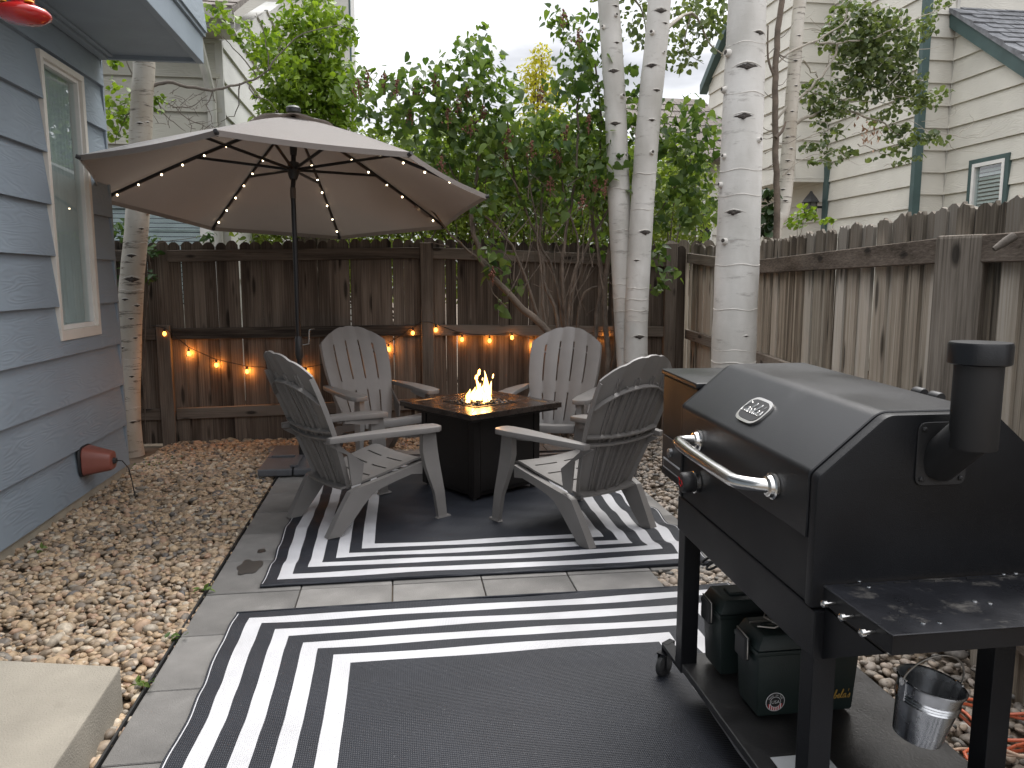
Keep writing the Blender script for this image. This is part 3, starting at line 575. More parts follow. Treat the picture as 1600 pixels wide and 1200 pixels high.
frustum(.02, .016, .185, .205).build('cable_gland', M['black_plastic'], cp, smooth=50)
cp2 = Vector((WX + .232, 5.42, .275))
MB().tube([cp2, cp2 + Vector((.03, .01, -.005)), cp2 + Vector((.065, .02, -.06)), cp2 + Vector((.075, .04, -.16)), cp2 + Vector((.085, .05, -.28))], .004, 6).build('cable', M['ropecord'], cp, smooth=60)
# hummingbird feeder
fp = at(36, 24, 3.42)
fd = thing('hummingbird_feeder', 'red hanging hummingbird feeder with a round dish below the overhang', 'bird feeder', (fp.x, fp.y, fp.z - .03))
MB().lathe([(.02, -.03), (.07, -.022), (.098, -.004), (.1, .006), (.092, .018), (.06, .034), (.04, .045)], 36, fp).build('dish', M['red'], fd, smooth=50)
MB().lathe([(.038, .046), (.045, .06), (.042, .09), (.05, .13), (.05, .2), (.02, .225), (.008, .23)], 28, fp).build('bottle', M['redglass'], fd, smooth=50)
for k in range(4):
    a = k * math.pi / 2 + .75; pq = fp + Vector((math.cos(a) * .07, math.sin(a) * .07, .033))
    MB().lathe([(.018, 0), (.016, .005), (.005, .01)], 12, pq).build('feeding_port', M['yellow'], fd, smooth=40)
MB().tube([fp + Vector((0, 0, .23)), (fp.x, fp.y, UZ + .0)], .003, 6).build('hanger', M['wire'], fd)
# concrete step
S = MB(); S.hexa([(-2.11, .6, -.04), (-.93, .6, -.04), (-.985, 2.70, -.04), (-2.11, 2.98, -.04)], [(-2.11, .6, .15), (-.93, .6, .15), (-.985, 2.70, .15), (-2.11, 2.98, .15)])
tag(S.build('concrete_step', M['concrete'], bevel=.012, seg=3), 'beige concrete landing slab at the edge of the tan gravel', 'step')

# ------------------------------------------------------------------ fences
def picket_mesh(name, wdt, h, m, ear, seed, chip=0):
    r_ = random.Random(seed); w2 = wdt / 2
    e1, e2 = ear * r_.uniform(.7, 1.2), ear * r_.uniform(.7, 1.2); top = h
    pts = [(-w2, 0), (w2, 0), (w2, h - e2)]
    if chip:
        k = 4; xs = [w2 - e2 * .8 - (2 * w2 - (e1 + e2) * .8) * i / k for i in range(k + 1)]
        pts += [(x, h - r_.uniform(0, chip)) for x in xs]
    else:
        pts += [(w2 * .66, h - e2 * .35), (w2 * .3, h), (-w2 * .3, h), (-w2 * .66, h - e1 * .35)]
    pts += [(-w2, h - e1)]
    me = MB().prism(pts, -.008, .008, lambda a, b, d: (a, d, b)).build(name, m, org=LOC)
    d_ = me.data; bpy.data.objects.remove(me); return d_
bf = thing('wooden_fence', 'brown weathered picket fence across the back, strung with lit bulbs', 'fence', (.3, 7.4, 0))
pm = [picket_mesh('picket', .0985 + .0015 * (i % 3), 1.0, M['picket_back'], .02, i) for i in range(6)]
x = -3.3; i = 0; FY = 7.42
while x < 2.84:
    o = link('picket', random.choice(pm), bf); gap = random.choice([.0975, .098, .099, .099, .0995, .1, .1005, .1035])
    top = 1.825 + .045 * math.exp(-((x - .25) / 1.3) ** 2) + random.uniform(-.012, .008)
    o.location = (x - .3, FY - 7.4 + (.004 if random.random() < .5 else -.004) + random.uniform(-.003, .003), -.02); o.scale = (1, 1, top + .02)
    o.rotation_euler = (0, random.uniform(-.006, .006), random.uniform(-.03, .03)); x += gap
def rail_x(xa, xb, za, zb, h, y=7.385):
    mb = MB(); n = 6; r0 = h / 2
    mb.hexa([(xa, y - .02, za - r0), (xb, y - .02, zb - r0), (xb, y + .02, zb - r0), (xa, y + .02, za - r0)], [(xa, y - .02, za + r0), (xb, y - .02, zb + r0), (xb, y + .02, zb + r0), (xa, y + .02, za + r0)])
    mb.build('rail', M['rail_back'], bf, bevel=.004, seg=1)
for za, zb, zc in ((1.695, 1.735, 1.665), (.995, 1.01, .975), (.26, .30, .25)):
    rail_x(-2.05, .20, za, zb, .104); rail_x(.32, 2.60, zb, zc, .104); rail_x(-3.3, -2.19, za, za, .104)
for px_, zt in ((-2.12, 1.08), (.26, 1.83), (2.65, 1.84)):
    MB().box((px_ - .06, 7.345, -.05), (px_ + .06, 7.40, zt)).build('post', M['post_back'], bf, bevel=.005, seg=1)
# side fence, kinked behind the big aspen
sf = thing('wooden_fence', 'grey weathered picket fence along the right, behind the black grill', 'fence', (2.6, 4, 0))
A0, A1, A2 = Vector((2.86, 7.40)), Vector((2.86, 6.0)), Vector((1.93, 1.1))
ps = [picket_mesh('picket', .104 + .008 * (i % 3), 1.0, M['picket_side'], .014, 20 + i, .012) for i in range(7)]
def side_run(P, Q, z_at, phase):
    d = (Q - P); Ln = d.length; d /= Ln; s = .05; k = phase
    n = Vector((-d.y, d.x)) * -1     # towards the neighbour
    if n.x < 0: n = -n
    while s < Ln:
        t = s / Ln; o = link('picket', ps[random.randrange(7)], sf)
        off = (.010 if k % 2 else .027) + random.uniform(-.004, .004); p = P + d * s + n * off
        top = z_at(t) + random.uniform(-.016, .012)
        o.location = (p.x - 2.6, p.y - 4, -.03); o.scale = (random.uniform(.92, 1.12), 1.1, top + .03)
        o.rotation_euler = (random.uniform(-.004, .004), random.uniform(-.008, .008), math.atan2(d.y, d.x) + random.uniform(-.07, .07)); s += random.uniform(.084, .098); k += 1
    return d, n
dA, nA = side_run(A0, A1, lambda t: 1.835 - .045 * t, 0)
dB, nB = side_run(A1, A2, lambda t: 1.79 + .0 * t, 1)
def rail_s(P, Q, za, zb, h, name='rail'):
    d = (Q - P).normalized(); n = Vector((-d.y, d.x));
    if n.x > 0: n = -n
    a = P + n * .0; b = Q + n * .0
    q = lambda p, o, z: (p.x + n.x * o, p.y + n.y * o, z)
    MB().hexa([q(a, .038, za - h / 2), q(b, .038, zb - h / 2), q(b, 0, zb - h / 2), q(a, 0, za - h / 2)], [q(a, .038, za + h / 2), q(b, .038, zb + h / 2), q(b, 0, zb + h / 2), q(a, 0, za + h / 2)]).build(name, M['rail_side'], sf, bevel=.004, seg=1)
tpost = .655
Pp = A1.lerp(A2, tpost)
for za, zb, zc, zd in ((1.70, 1.585, 1.605, 1.60), (.95, .87, .86, .85), (.28, .25, .25, .25)):
    rail_s(A0, A1, za, zb, .095); rail_s(A1, Pp + dB * -.09, zb, zc, .106); rail_s(Pp + dB * .09, A2, zd, zd - .02, .104)
pa = math.atan2(dB.y, dB.x)
pmx = Matrix.Translation((Pp.x - .035, Pp.y, 0)) @ Matrix.Rotation(pa + R(38), 4, 'Z')
MB().box((-.092, -.07, -.05), (.092, .07, 1.655), pmx).build('post', M['post_side'], sf, bevel=.014, seg=2)
MB().box((2.80, 6.02, -.05), (2.85, 6.10, 1.7)).build('post', M['post_side'], sf, bevel=.005, seg=1)
k_ = at(1570, 378, 2.42); kk = MB(); kd = Vector((-nB.x, -nB.y, 0))
kk.tube([k_ + kd * -.03 + Vector((0, 0, .02)), k_ + kd * .0, k_ + kd * .035 + Vector((0, 0, -.025))], [.016, .015, .009], 8); kk.build('broken_branch_stub', M['twig'], sf, smooth=50)

# ------------------------------------------------------------------ Adirondack chairs (x is forward)
def chair_parts(root):
    m = M['chair']
    Tt = lambda u: 1 - .17 * abs(u) ** 2.3
    def S(u, s):                                    # s along the back, 0..1
        wd = .195 + .095 * math.sin(min(1, s / .72) * math.pi / 2) - (.035 * max(0, (s - .72) / .28) ** 2)
        x = -.165 - .30 * s - .045 * s * s; z = .235 + .815 * s
        bow = .055 * (u * u) * (.4 + .6 * s)
        return Vector((x + bow * .9, u * wd, z + bow * .35))
    def nrm(u, s):
        e = 1e-3; a = S(u + e, s) - S(u - e, s); b = S(u, s + e) - S(u, s - e); v = a.cross(b).normalized()
        return v if v.x > 0 else -v
    slots = [-.6, -.2, .2, .6]; g = .022
    us = sorted(set([-1, -.93, -.8, -.7, -.5, -.4, -.3, -.1, 0, .1, .3, .4, .5, .7, .8, .93, 1] + [s_ - g for s_ in slots] + [s_ + g for s_ in slots]))
    vs_ = [0, .035, .09, .16, .23, .30, .36, .40, .47, .53, .6, .67, .74, .80, .86, .915, .96, .985, 1]
    P = []; Nn = []; mask = []
    for v in vs_:
        row = []; nr = []
        for u in us:
            s_ = v * Tt(u)
            near = min(abs(u - q) for q in slots)
            if v == 1 and near < g + 1e-6: s_ -= .004
            puff = .007 * max(0, 1 - (near / .2 - 1) ** 2) if abs(u) < .99 else 0
            n = nrm(u, s_); row.append(S(u, s_) + n * puff); nr.append(n)
        P.append(row); Nn.append(nr)
    for i in range(len(vs_) - 1):
        vm_ = (vs_[i] + vs_[i + 1]) / 2; mask.append([])
        for j in range(len(us) - 1):
            um = (us[j] + us[j + 1]) / 2
            cut = any(abs(um - q) < g for q in slots) and (.09 < vm_ < .36 or .47 < vm_ < .86)
            mask[-1].append(not cut)
    back = MB().shell(P, mask, .012, Nn).build('backrest', m, root, smooth=38, org=LOC)
    # ribs moulded on the rear
    rb = MB(); rim = MB()
    def rib(path, h, w_):
        for a in range(len(path) - 1):
            (u0, s0), (u1, s1) = path[a], path[a + 1]; p0, p1 = S(u0, s0) - nrm(u0, s0) * .010, S(u1, s1) - nrm(u1, s1) * .010
            n0, n1 = nrm(u0, s0), nrm(u1, s1); t = (p1 - p0).normalized(); q0 = t.cross(n0).normalized() * w_; q1 = t.cross(n1).normalized() * w_
            yield (p0, p1, n0 * h, n1 * h, q0, q1)
    def addrib(mb, path, h, w_):
        for p0, p1, n0, n1, q0, q1 in rib(path, h, w_):
            mb.hexa([p0 - q0, p1 - q1, p1 + q1, p0 + q0], [p0 - q0 * .7 - n0, p1 - q1 * .7 - n1, p1 + q1 * .7 - n1, p0 + q0 * .7 - n0])
    addrib(rim, [(u, .80 * Tt(u) - .03 * u * u) for u in np.linspace(-.96, .96, 15)], .026, .006)
    addrib(rim, [(.985, s_) for s_ in np.linspace(.02, .82, 9)], .022, .005); addrib(rim, [(-.985, s_) for s_ in np.linspace(.02, .82, 9)], .022, .005)
    rim.build('rear_rim', m, root, org=LOC)
    addrib(rb, [(u, .40) for u in np.linspace(-.97, .97, 9)], .026, .007); addrib(rb, [(u, .455) for u in np.linspace(-.97, .97, 9)], .026, .007)
    for q in (-.4, 0, .4): addrib(rb, [(q, s_) for s_ in np.linspace(.02, .80, 8)], .014, .004)
    for q in slots: addrib(rb, [(q - .045, s_) for s_ in np.linspace(.05, .85, 8)], .008, .003); addrib(rb, [(q + .045, s_) for s_ in np.linspace(.05, .85, 8)], .008, .003)
    rb.build('rear_ribs', m, root, org=LOC)
    # seat, front edge rolled under
    prof = [(-.22, .262), (-.12, .280), (0, .308), (.10, .336), (.18, .358), (.25, .374), (.285, .376), (.308, .366), (.318, .34), (.316, .315)]
    sp = [(prof[0])]
    xs = []; n_ = 40
    cum = [0]
    for a, b in zip(prof, prof[1:]): cum.append(cum[-1] + math.dist(a, b))
    def pr(t):
        t *= cum[-1]
        for i in range(len(cum) - 1):
            if t <= cum[i + 1] + 1e-9:
                k = (t - cum[i]) / (cum[i + 1] - cum[i]); return Vector((prof[i][0] + (prof[i + 1][0] - prof[i][0]) * k, 0, prof[i][1] + (prof[i + 1][1] - prof[i][1]) * k))
    cuts = [.16, .34, .52, .70]; gg = .0105
    ts = sorted(set(list(np.linspace(0, 1, 22)) + [q - gg for q in cuts] + [q + gg for q in cuts]))
    ysl = [-.255, -.2, -.1, -.03, .03, .1, .2, .255]; P = []; Nn = []; mask = []
    for t in ts:
        a = pr(t); e = pr(min(1, t + .01)) - pr(max(0, t - .01)); n = Vector((-e.z, 0, e.x)).normalized(); n = n if (n.z > 0 or n.x > 0) else -n
        wid = .80 + .20 * min(1, t * 1.6)
        P.append([Vector((a.x, y * wid, a.z - .012 * (1 - (y / .255) ** 2))) for y in ysl]); Nn.append([n] * len(ysl))
    for i in range(len(ts) - 1):
        tm = (ts[i] + ts[i + 1]) / 2; mask.append([not (any(abs(tm - q) < gg for q in cuts) and .03 < abs((ysl[j] + ysl[j + 1]) / 2) < .2) for j in range(len(ysl) - 1)])
    MB().shell(P, mask, .012, Nn).build('seat', m, root, smooth=40, org=LOC)
    for s_ in (-1, 1):
        # arm: flat paddle, broad at the front
        poly = [(.375, .255), (.385, .29), (.375, .345), (.34, .375), (.24, .385), (0, .372), (-.20, .345), (-.33, .315), (-.335, .275), (-.18, .272), (.05, .262), (.20, .246), (.33, .243)]
        def fn(a, b, d): return Vector((a, b * s_, d + .012 * math.cos((a + .1) * 3.2) - .006))
        MB().prism(poly, .545, .578, fn).build('arm', m, root, smooth=40, bevel=.006, org=LOC)
        # bracket under the arm
        MB().prism([(.32, .548), (.12, .548), (.06, .535), (.16, .515), (.30, .50)], .262, .274, lambda a, b, d: (a, d * s_, b)).build('arm_bracket', m, root, org=LOC)
        # front leg
        lg = MB(); y0, y1 = .268 * s_, .305 * s_
        def sec(xa, xb, ya, yb, z): return [(xa, ya * s_, z), (xb, ya * s_, z), (xb, yb * s_, z), (xa, yb * s_, z)]
        st_ = [sec(.345, .405, .325, .352, 0), sec(.325, .395, .315, .343, .16), sec(.275, .375, .29, .325, .33), sec(.26, .365, .28, .318, .42), sec(.265, .352, .278, .315, .545)]
        for a, b in zip(st_, st_[1:]): lg.hexa(a, b)
        lg.hexa(sec(.335, .432, .322, .356, 0), sec(.345, .425, .326, .354, .012))
        o = lg.build('leg', m, root, smooth=30, org=LOC)
        # side rail sweeping down into the rear leg
        top = [(.28, .352), (.12, .318), (-.04, .285), (-.15, .265), (-.20, .245), (-.245, .17), (-.29, .09), (-.338, 0)]
        bot = [(.275, .278), (.20, .288), (.09, .264), (0, .240), (-.06, .212), (-.115, .158), (-.182, .08), (-.258, 0)]
        rl = MB()
        for i in range(len(top) - 1):
            def q(pt, y, k): return (pt[0], y * s_, pt[1])
            sp0 = .0 if i < 4 else .02 * (i - 3); sp1 = .0 if i + 1 < 4 else .02 * (i - 2)
            rl.hexa([q(bot[i], .246 - sp0 * .3, 0), q(bot[i + 1], .246 - sp1 * .3, 0), q(bot[i + 1], .285 - sp1 * .15, 0), q(bot[i], .285 - sp0 * .15, 0)],
                    [q(top[i], .246 - sp0 * .3, 0), q(top[i + 1], .246 - sp1 * .3, 0), q(top[i + 1], .285 - sp1 * .15, 0), q(top[i], .285 - sp0 * .15, 0)])
        rl.build('leg', m, root, smooth=30, org=LOC)
        MB().prism([(-.20, .46), (-.34, .548), (-.28, .548), (-.10, .40), (-.12, .29), (-.18, .28)], .225, .236, lambda a, b, d: (a, d * s_ * 1.12, b)).build('back_bracket', m, root, org=LOC)
    return root
chairs = [((-.28, 4.78), 32, 'grey plastic Adirondack chair, its back to us, beside the paver edge and gravel'),
          ((1.07, 4.42), 121, 'grey plastic Adirondack chair, its back to us, beside the grill'),
          ((-.2, 6.42), -62, 'grey plastic Adirondack chair facing us in front of the umbrella pole'),
          ((1.2, 6.02), 243, 'grey plastic Adirondack chair facing us in front of the twin aspen')]
c0 = None
for (xy, rz, lab) in chairs:
    r_ = thing('adirondack_chair', lab, 'chair', (xy[0], xy[1], .012), R(rz), 'grey chairs around the fire table')
    r_.scale = (1.04, 1.04, 1.02)
    if c0 is None: chair_parts(r_); c0 = r_
    else:
        for ch in c0.children:
            c_ = ch.copy(); col.objects.link(c_); c_.parent = r_

# ------------------------------------------------------------------ fire table
PC = Vector((.555, 5.40)); fp_ = thing('fire_table', 'square dark brown gas fire table with burning flames in the middle', 'fire pit', (PC.x, PC.y, .01), R(33))
b_ = .295
MB().box((-b_ + .012, -b_ + .012, .03), (b_ - .012, b_ - .012, .56)).build('core', M['pit'], fp_, org=LOC)
for k in range(4):
    mtx = Matrix.Rotation(k * math.pi / 2, 4, 'Z')
    MB().box((-b_ + .055, -b_ - .002, .06), (b_ - .055, -b_ + .011, .555), mtx).build('door_panel' if k in (3, 0) else 'side_panel', M['pit'], fp_, bevel=.004, org=LOC)
    MB().box((-b_ - .006, -b_ - .006, .02), (-b_ + .05, -b_ + .05, .56), mtx).build('corner_post', M['pit'], fp_, bevel=.006, org=LOC)
    MB().lathe([(.018, 0), (.018, .02)], 12, mtx @ Vector((-b_ + .03, -b_ + .03, 0))).build('foot', M['black_plastic'], fp_, org=LOC)
MB().lathe([(.013, 0), (.016, .012), (.010, .02), (.008, .03)], 14, (-.02 - .02, -b_ - .02, .34), Matrix.Rotation(R(90), 3, 'X')).build('door_knob', M['steel'], fp_, smooth=40, org=LOC)
t_ = .41; i_ = .17
MB().box((-t_ + .02, -t_ + .02, .562), (t_ - .02, t_ - .02, .592)).build('top_frame', M['pit'], fp_, bevel=.004, org=LOC)
for k in range(4):
    mtx = Matrix.Rotation(k * math.pi / 2, 4, 'Z')
    # rim board, mitred
    def tr(a0, a1, z0, z1, ins=0):
        return MB().hexa([mtx @ Vector(p) for p in ((-a1, -a1, z0), (a1, -a1, z0), (a0, -a0, z0), (-a0, -a0, z0))], [mtx @ Vector(p) for p in ((-a1 + ins, -a1 + ins, z1), (a1 - ins, -a1 + ins, z1), (a0, -a0, z1), (-a0, -a0, z1))])
    tr(t_ - .075, t_, .58, .617).build('rim_board', M['pit_top'], fp_, bevel=.003, org=LOC)
    for q in range(3):
        x0 = -(t_ - .078) + q * 2 * (t_ - .078) / 3 + .001; x1 = x0 + 2 * (t_ - .078) / 3 - .002
        if q == 1: y1 = -i_ - .026
        else: y1 = -i_ - .026
        yy0 = -(t_ - .078)
        xa, xb = max(x0, -.332), min(x1, .332)
        # keep clear of the neighbouring side's tiles
        lo = [(max(xa, -abs(yy0)), yy0), (min(xb, abs(yy0)), yy0), (min(xb, abs(y1)) if q == 2 else xb, y1), (max(xa, -abs(y1)) if q == 0 else xa, y1)]
        MB().hexa([mtx @ Vector((*p, .585)) for p in lo], [mtx @ Vector((*p, .614)) for p in lo]).build('tile', M['pit_top'], fp_, bevel=.002, seg=1, org=LOC)
    tr(i_, i_ + .024, .58, .618).build('burner_frame', M['pit'], fp_, bevel=.002, org=LOC)
MB().box((-i_, -i_, .593), (i_, i_, .600)).build('burner_pan', M['black'], fp_, org=LOC)
v, f = ico(1); n = 420; P = np.stack([rng.uniform(-.16, .16, n), rng.uniform(-.16, .16, n), rng.uniform(.602, .622, n)], 1)
P[:, 2] += .012 * np.exp(-(P[:, 0] ** 2 + P[:, 1] ** 2) / .01)
W = v[None] * (rng.uniform(.006, .012, n))[:, None, None] * rng.uniform(.7, 1.2, (n, 1, 3)); W = np.einsum('nij,nkj->nki', rotmats(n, .6), W) + P[:, None]
stuff(raw_mesh('fire_glass', W.reshape(-1, 3), (f[None] + (np.arange(n) * len(v))[:, None, None]).reshape(-1, 3), np.zeros(n * len(v)), M['firestone'], False, fp_))
def flame_mat():
    m, t, b = newmat('flame'); n = t.nodes.new; l = t.links.new; t.nodes.remove(b)
    tcn = n('ShaderNodeTexCoord'); sp = n('ShaderNodeSeparateXYZ'); l(tcn.outputs['Object'], sp.inputs[0])
    lw = n('ShaderNodeLayerWeight'); lw.inputs['Blend'].default_value = .35
    cr_ = n('ShaderNodeValToRGB'); l(lw.outputs['Facing'], cr_.inputs[0]); e = cr_.color_ramp.elements
    e[0].position = 0; e[0].color = (1, .70, .26, 1); e[1].position = .95; e[1].color = (.9, .14, .01, 1); q = e.new(.45); q.color = (1, .42, .07, 1)
    em = n('ShaderNodeEmission'); l(cr_.outputs[0], em.inputs[0]); em.inputs[1].default_value = 3.4
    tr = n('ShaderNodeBsdfTransparent')
    k = n('ShaderNodeMapRange'); k.inputs[1].default_value = .5; k.inputs[2].default_value = 1; k.inputs[3].default_value = .12; k.inputs[4].default_value = .9; l(lw.outputs['Facing'], k.inputs[0])
    ms = n('ShaderNodeMixShader'); l(k.outputs[0], ms.inputs[0]); l(em.outputs[0], ms.inputs[1]); l(tr.outputs[0], ms.inputs[2]); l(ms.outputs[0], t.nodes['Material Output'].inputs[0])
    return m
fm = flame_mat(); fl = MB()
rq = random.Random(11)
for (x, y, h, r0, lean) in ((-.09, .02, .085, .026, .1), (-.05, -.02, .12, .03, .25), (-.01, .0, .15, .034, -.1), (.03, .03, .11, .03, .2), (.06, -.01, .19, .03, -.15), (.095, .02, .12, .026, .15), (.0, -.05, .07, .03, 0), (-.03, .05, .09, .028, .2), (.07, .05, .08, .024, 0), (-.12, -.01, .05, .022, .3), (.045, -.045, .10, .024, -.3)):
    n_ = 9; path = []; rad = []; h *= 1.2; r0 *= 1.1
    ph = rq.uniform(0, 6)
    for i in range(n_ + 1):
        t = i / n_; path.append(Vector((x + lean * h * t * t + .012 * math.sin(ph + t * 6) * t, y + .010 * math.cos(ph + t * 5) * t, .608 + h * t)))
        rad.append(r0 * (.55 + 1.1 * t * (1 - t) * 2) * (1 - t) ** .7 * (1 + .18 * math.sin(ph + t * 9)) + .0008)
    fl.tube(path, rad, 10, True, .75)
for (x, y, z, h, r0) in ((-.015, 0, .80, .05, .014), (-.03, .01, .77, .04, .016), (.115, 0, .77, .035, .007), (.02, .0, .765, .02, .005)):
    fl.tube([Vector((x + .25 * h * t, y, z + h * t)) for t in (0, .25, .5, .75, 1)], [.001, r0, r0 * .8, r0 * .9, .001], 8, True, .7)
fl.build('flame', fm, fp_, smooth=180, org=LOC)
def lamp(name, loc, e, c, r, parent=None):
    l_ = bpy.data.lights.new(name, 'POINT'); l_.energy = e; l_.color = c; l_.shadow_soft_size = r
    o = bpy.data.objects.new(name, l_); col.objects.link(o); o.location = loc
    if parent: o.parent = parent
    return o
lamp('fire_light', (0, 0, .72), 4, (1, .42, .12), .07, fp_)

# ------------------------------------------------------------------ umbrella
UB = Vector((-.80, 6.30, 0)); um = thing('patio_umbrella', 'taupe octagonal patio umbrella with small lights along its ribs', 'umbrella', UB)
UC = Vector((-.797, 6.30, 2.145)); un = Vector((.017, .148, 1)).normalized()
ua = (Vector((1, 0, 0)) - un * un.x).normalized(); ub = un.cross(ua); UR = 1.5; UH = .60; rot = 3.769
def U(r, th, h): return UC + (ua * math.cos(th) + ub * math.sin(th)) * r + un * h
def rib_h(t): return UH * (1 - t) - .02 * t + .02 * math.sin(math.pi * t)
cv = MB(); n_r, n_t = 14, 8; apexv = .10
P = []
for k in range(8):
    th0, th1 = rot + k * math.pi / 4, rot + (k + 1) * math.pi / 4
    for j in range(n_t):
        row = []
        q = j / n_t
        for i in range(n_r + 1):
            t = apexv + (1 - apexv) * i / n_r
            a = U(UR * t, th0, rib_h(t)); b = U(UR * t, th1, rib_h(t)); p = a.lerp(b, q)
            e = 4 * q * (1 - q)
            p -= un * (.004 * e * t * t); rad = (p - UC - un * (p - UC).dot(un)).normalized(); p -= rad * (.03 * e * t ** 3)
            row.append(p)
        P.append(row)
nb = len(P); vs = [p for row in P for p in row]; k1 = n_r + 1
cv.add(vs, [(i * k1 + j, ((i + 1) % nb) * k1 + j, ((i + 1) % nb) * k1 + j + 1, i * k1 + j + 1) for i in range(nb) for j in range(n_r)])
vs2 = []
for row in P: vs2 += [row[-1], row[-1] - un * .035 - (row[-1] - UC).normalized() * .004]
cv.add(vs2, [(2 * i, 2 * ((i + 1) % nb), 2 * ((i + 1) % nb) + 1, 2 * i + 1) for i in range(nb)])
can = cv.build('canopy', M['fabric'], um, smooth=25)
vt = MB(); P = []
for k in range(8):
    for j in range(6):
        row = []
        for i in range(5):
            t = .22 * i / 4; th0 = rot + (k + j / 6) * math.pi / 4
            row.append(U(UR * t, th0, rib_h(t) + .022 + (.016 * math.sin(j / 6 * math.pi) * i / 4)))
        P.append(row)
nb = len(P); vt.add([p for r0 in P for p in r0], [(i * 5 + j, ((i + 1) % nb) * 5 + j, ((i + 1) % nb) * 5 + j + 1, i * 5 + j + 1) for i in range(nb) for j in range(4)])
vt.build('vent_flap', M['fabric'], can, smooth=40)
MB().lathe([(.055, 0), (.055, .03), (.04, .045), (.0, .05)], 16, U(0, 0, UH + .035)).build('finial', M['black_plastic'], um, smooth=40)
tilt_z = 2.20
MB().tube([(UB.x, UB.y, .07), (UB.x, UB.y, tilt_z)], .019, 16).build('pole', M['pole'], um, smooth=40)
hubp = U(0, 0, .10)
MB().tube([(UB.x, UB.y, tilt_z - .01), hubp, U(0, 0, UH)], .0185, 16).build('upper_pole', M['pole'], um, smooth=60)
MB().tube([(UB.x, UB.y, tilt_z - .09), (UB.x, UB.y, tilt_z - .01)], .0225, 16).build('tilt_collar', M['lead'], um, smooth=40)
MB().tube([U(0, 0, .24), U(0, 0, .15), U(0, 0, .11)], [.045, .042, .028], 16).build('runner_hub', M['black_plastic'], um, smooth=40)
MB().tube([U(0, 0, .30), U(0, 0, .45)], [.025, .035], 16).build('crown_hub', M['black_plastic'], um, smooth=40)
MB().tube([(UB.x, UB.y, .86), (UB.x, UB.y, .89), (UB.x, UB.y, 1.02), (UB.x, UB.y, 1.04)], [.024, .033, .031, .022], 16).build('crank_housing', M['black_plastic'], um, smooth=40)
MB().tube([(UB.x + .03, UB.y - .01, .97), (UB.x + .085, UB.y - .02, .98), (UB.x + .09, UB.y - .02, 1.09), (UB.x + .13, UB.y - .02, 1.10)], .006, 8).build('crank_handle', M['steel'], um, smooth=40)
MB().tube([(UB.x, UB.y, .07), (UB.x, UB.y, .52)], .029, 16).build('base_tube', M['pole'], um, smooth=40)
ledm = MB().lathe([(.0, -.008), (.006, -.005), (.007, 0), (.006, .005), (.0, .008)], 8).build('rib_light', M['led'], um, org=LOC); led0 = True
for k in range(8):
    th = rot + k * math.pi / 4
    path = [U(UR * t, th, rib_h(t) - .014) for t in np.linspace(.03, .995, 12)]
    rb_ = MB().tube(path, .0125, 6, True, 1.0).build('rib', M['pole'], um, smooth=60)
    MB().tube([U(UR * .985, th, rib_h(.985) - .03), U(UR * 1.012, th, rib_h(1.) - .01)], [.016, .013], 8).build('rib_tip', M['black_plastic'], rb_, org=origin(rb_))
    MB().tube([U(.035, th, .19), U(UR * .50, th, rib_h(.50) - .022)], .012, 6).build('strut', M['pole'], um, smooth=60)
    MB().tube([U(UR * t, th, rib_h(t) - .026) for t in np.linspace(.2, .95, 10)], .004, 6).build('light_strip', M['lead'], um, smooth=60)
    for t in np.linspace(.34, .92, 6):
        o = ledm if led0 else link('rib_light', ledm.data, um); led0 = False
        o.location = U(UR * (t + random.uniform(-.01, .01)), th, rib_h(t) - .033) - UB
thk = rot + 4 * math.pi / 4
MB().tube([U(UR * .78, thk, rib_h(.78) - .03), U(UR * .88, thk, rib_h(.88) - .03)], .018, 8, True, .6).build('solar_clip', M['fabric'], um, smooth=40)
for (x0, x1, y0, y1) in ((-1.08, -.83, 5.87, 6.29), (-.82, -.56, 5.87, 6.29), (-1.08, -.83, 6.31, 6.75), (-.82, -.56, 6.31, 6.75)):
    MB().box((x0, y0, .012), (x1, y1, .068)).build('base_plate', M['base_plate'], um, bevel=.012, seg=2)
MB().box((-1.04, 6.27, .069), (-.58, 6.33, .085)).box((-.85, 5.92, .0695), (-.79, 6.7, .0855)).build('base_cross', M['base_plate'], um, bevel=.003)

# ------------------------------------------------------------------ string lights
SL = thing('string_lights', 'black cord of warm glowing bulbs strung along the back fence', 'string lights', (0, 7.33, 1))
bpix = [(257, 521), (295, 552), (338, 570), (386, 580), (478, 582), (607, 545), (645, 520), (681, 515), (722, 530), (765, 532), (800, 527), (835, 540), (948, 524)]
hook = [(232, 505), (650, 505), (672, 503), (845, 525), (1010, 520)]
bp3 = [at(x, y, 7.335) for x, y in bpix]
cordp = [at(*p, 7.345) for p in ((236, 508), (257, 512), (295, 543), (338, 562), (386, 572), (430, 575), (478, 574), (545, 562), (607, 536), (645, 512), (658, 503), (672, 503), (681, 507), (722, 521), (765, 524), (800, 520), (835, 531), (880, 526), (948, 517), (1000, 516))]
MB().tube(cordp, .004, 6).build('cord', M['ropecord'], SL, smooth=60)
bulb = MB().lathe([(.0, -.042), (.010, -.038), (.0165, -.025), (.015, -.012), (.008, 0)], 12).build('bulb', M['bulb'], SL, smooth=60, org=LOC)
sock = MB().lathe([(.009, 0), (.010, .004), (.010, .022), (.005, .028)], 10).build('socket', M['ropecord'], bulb, smooth=40, org=LOC)
for i, p in enumerate(bp3):
    if i == 0: o = bulb
    else:
        o = link('bulb', bulb.data, SL); s2 = link('socket', sock.data, o)
    o.location = p + Vector((0, 0, .018)) - SL.location
    lamp('bulb_light', Vector((p.x, 7.348 if p.z > .93 else 7.383, p.z - .005)), .62, (1, .36, .06), .012)

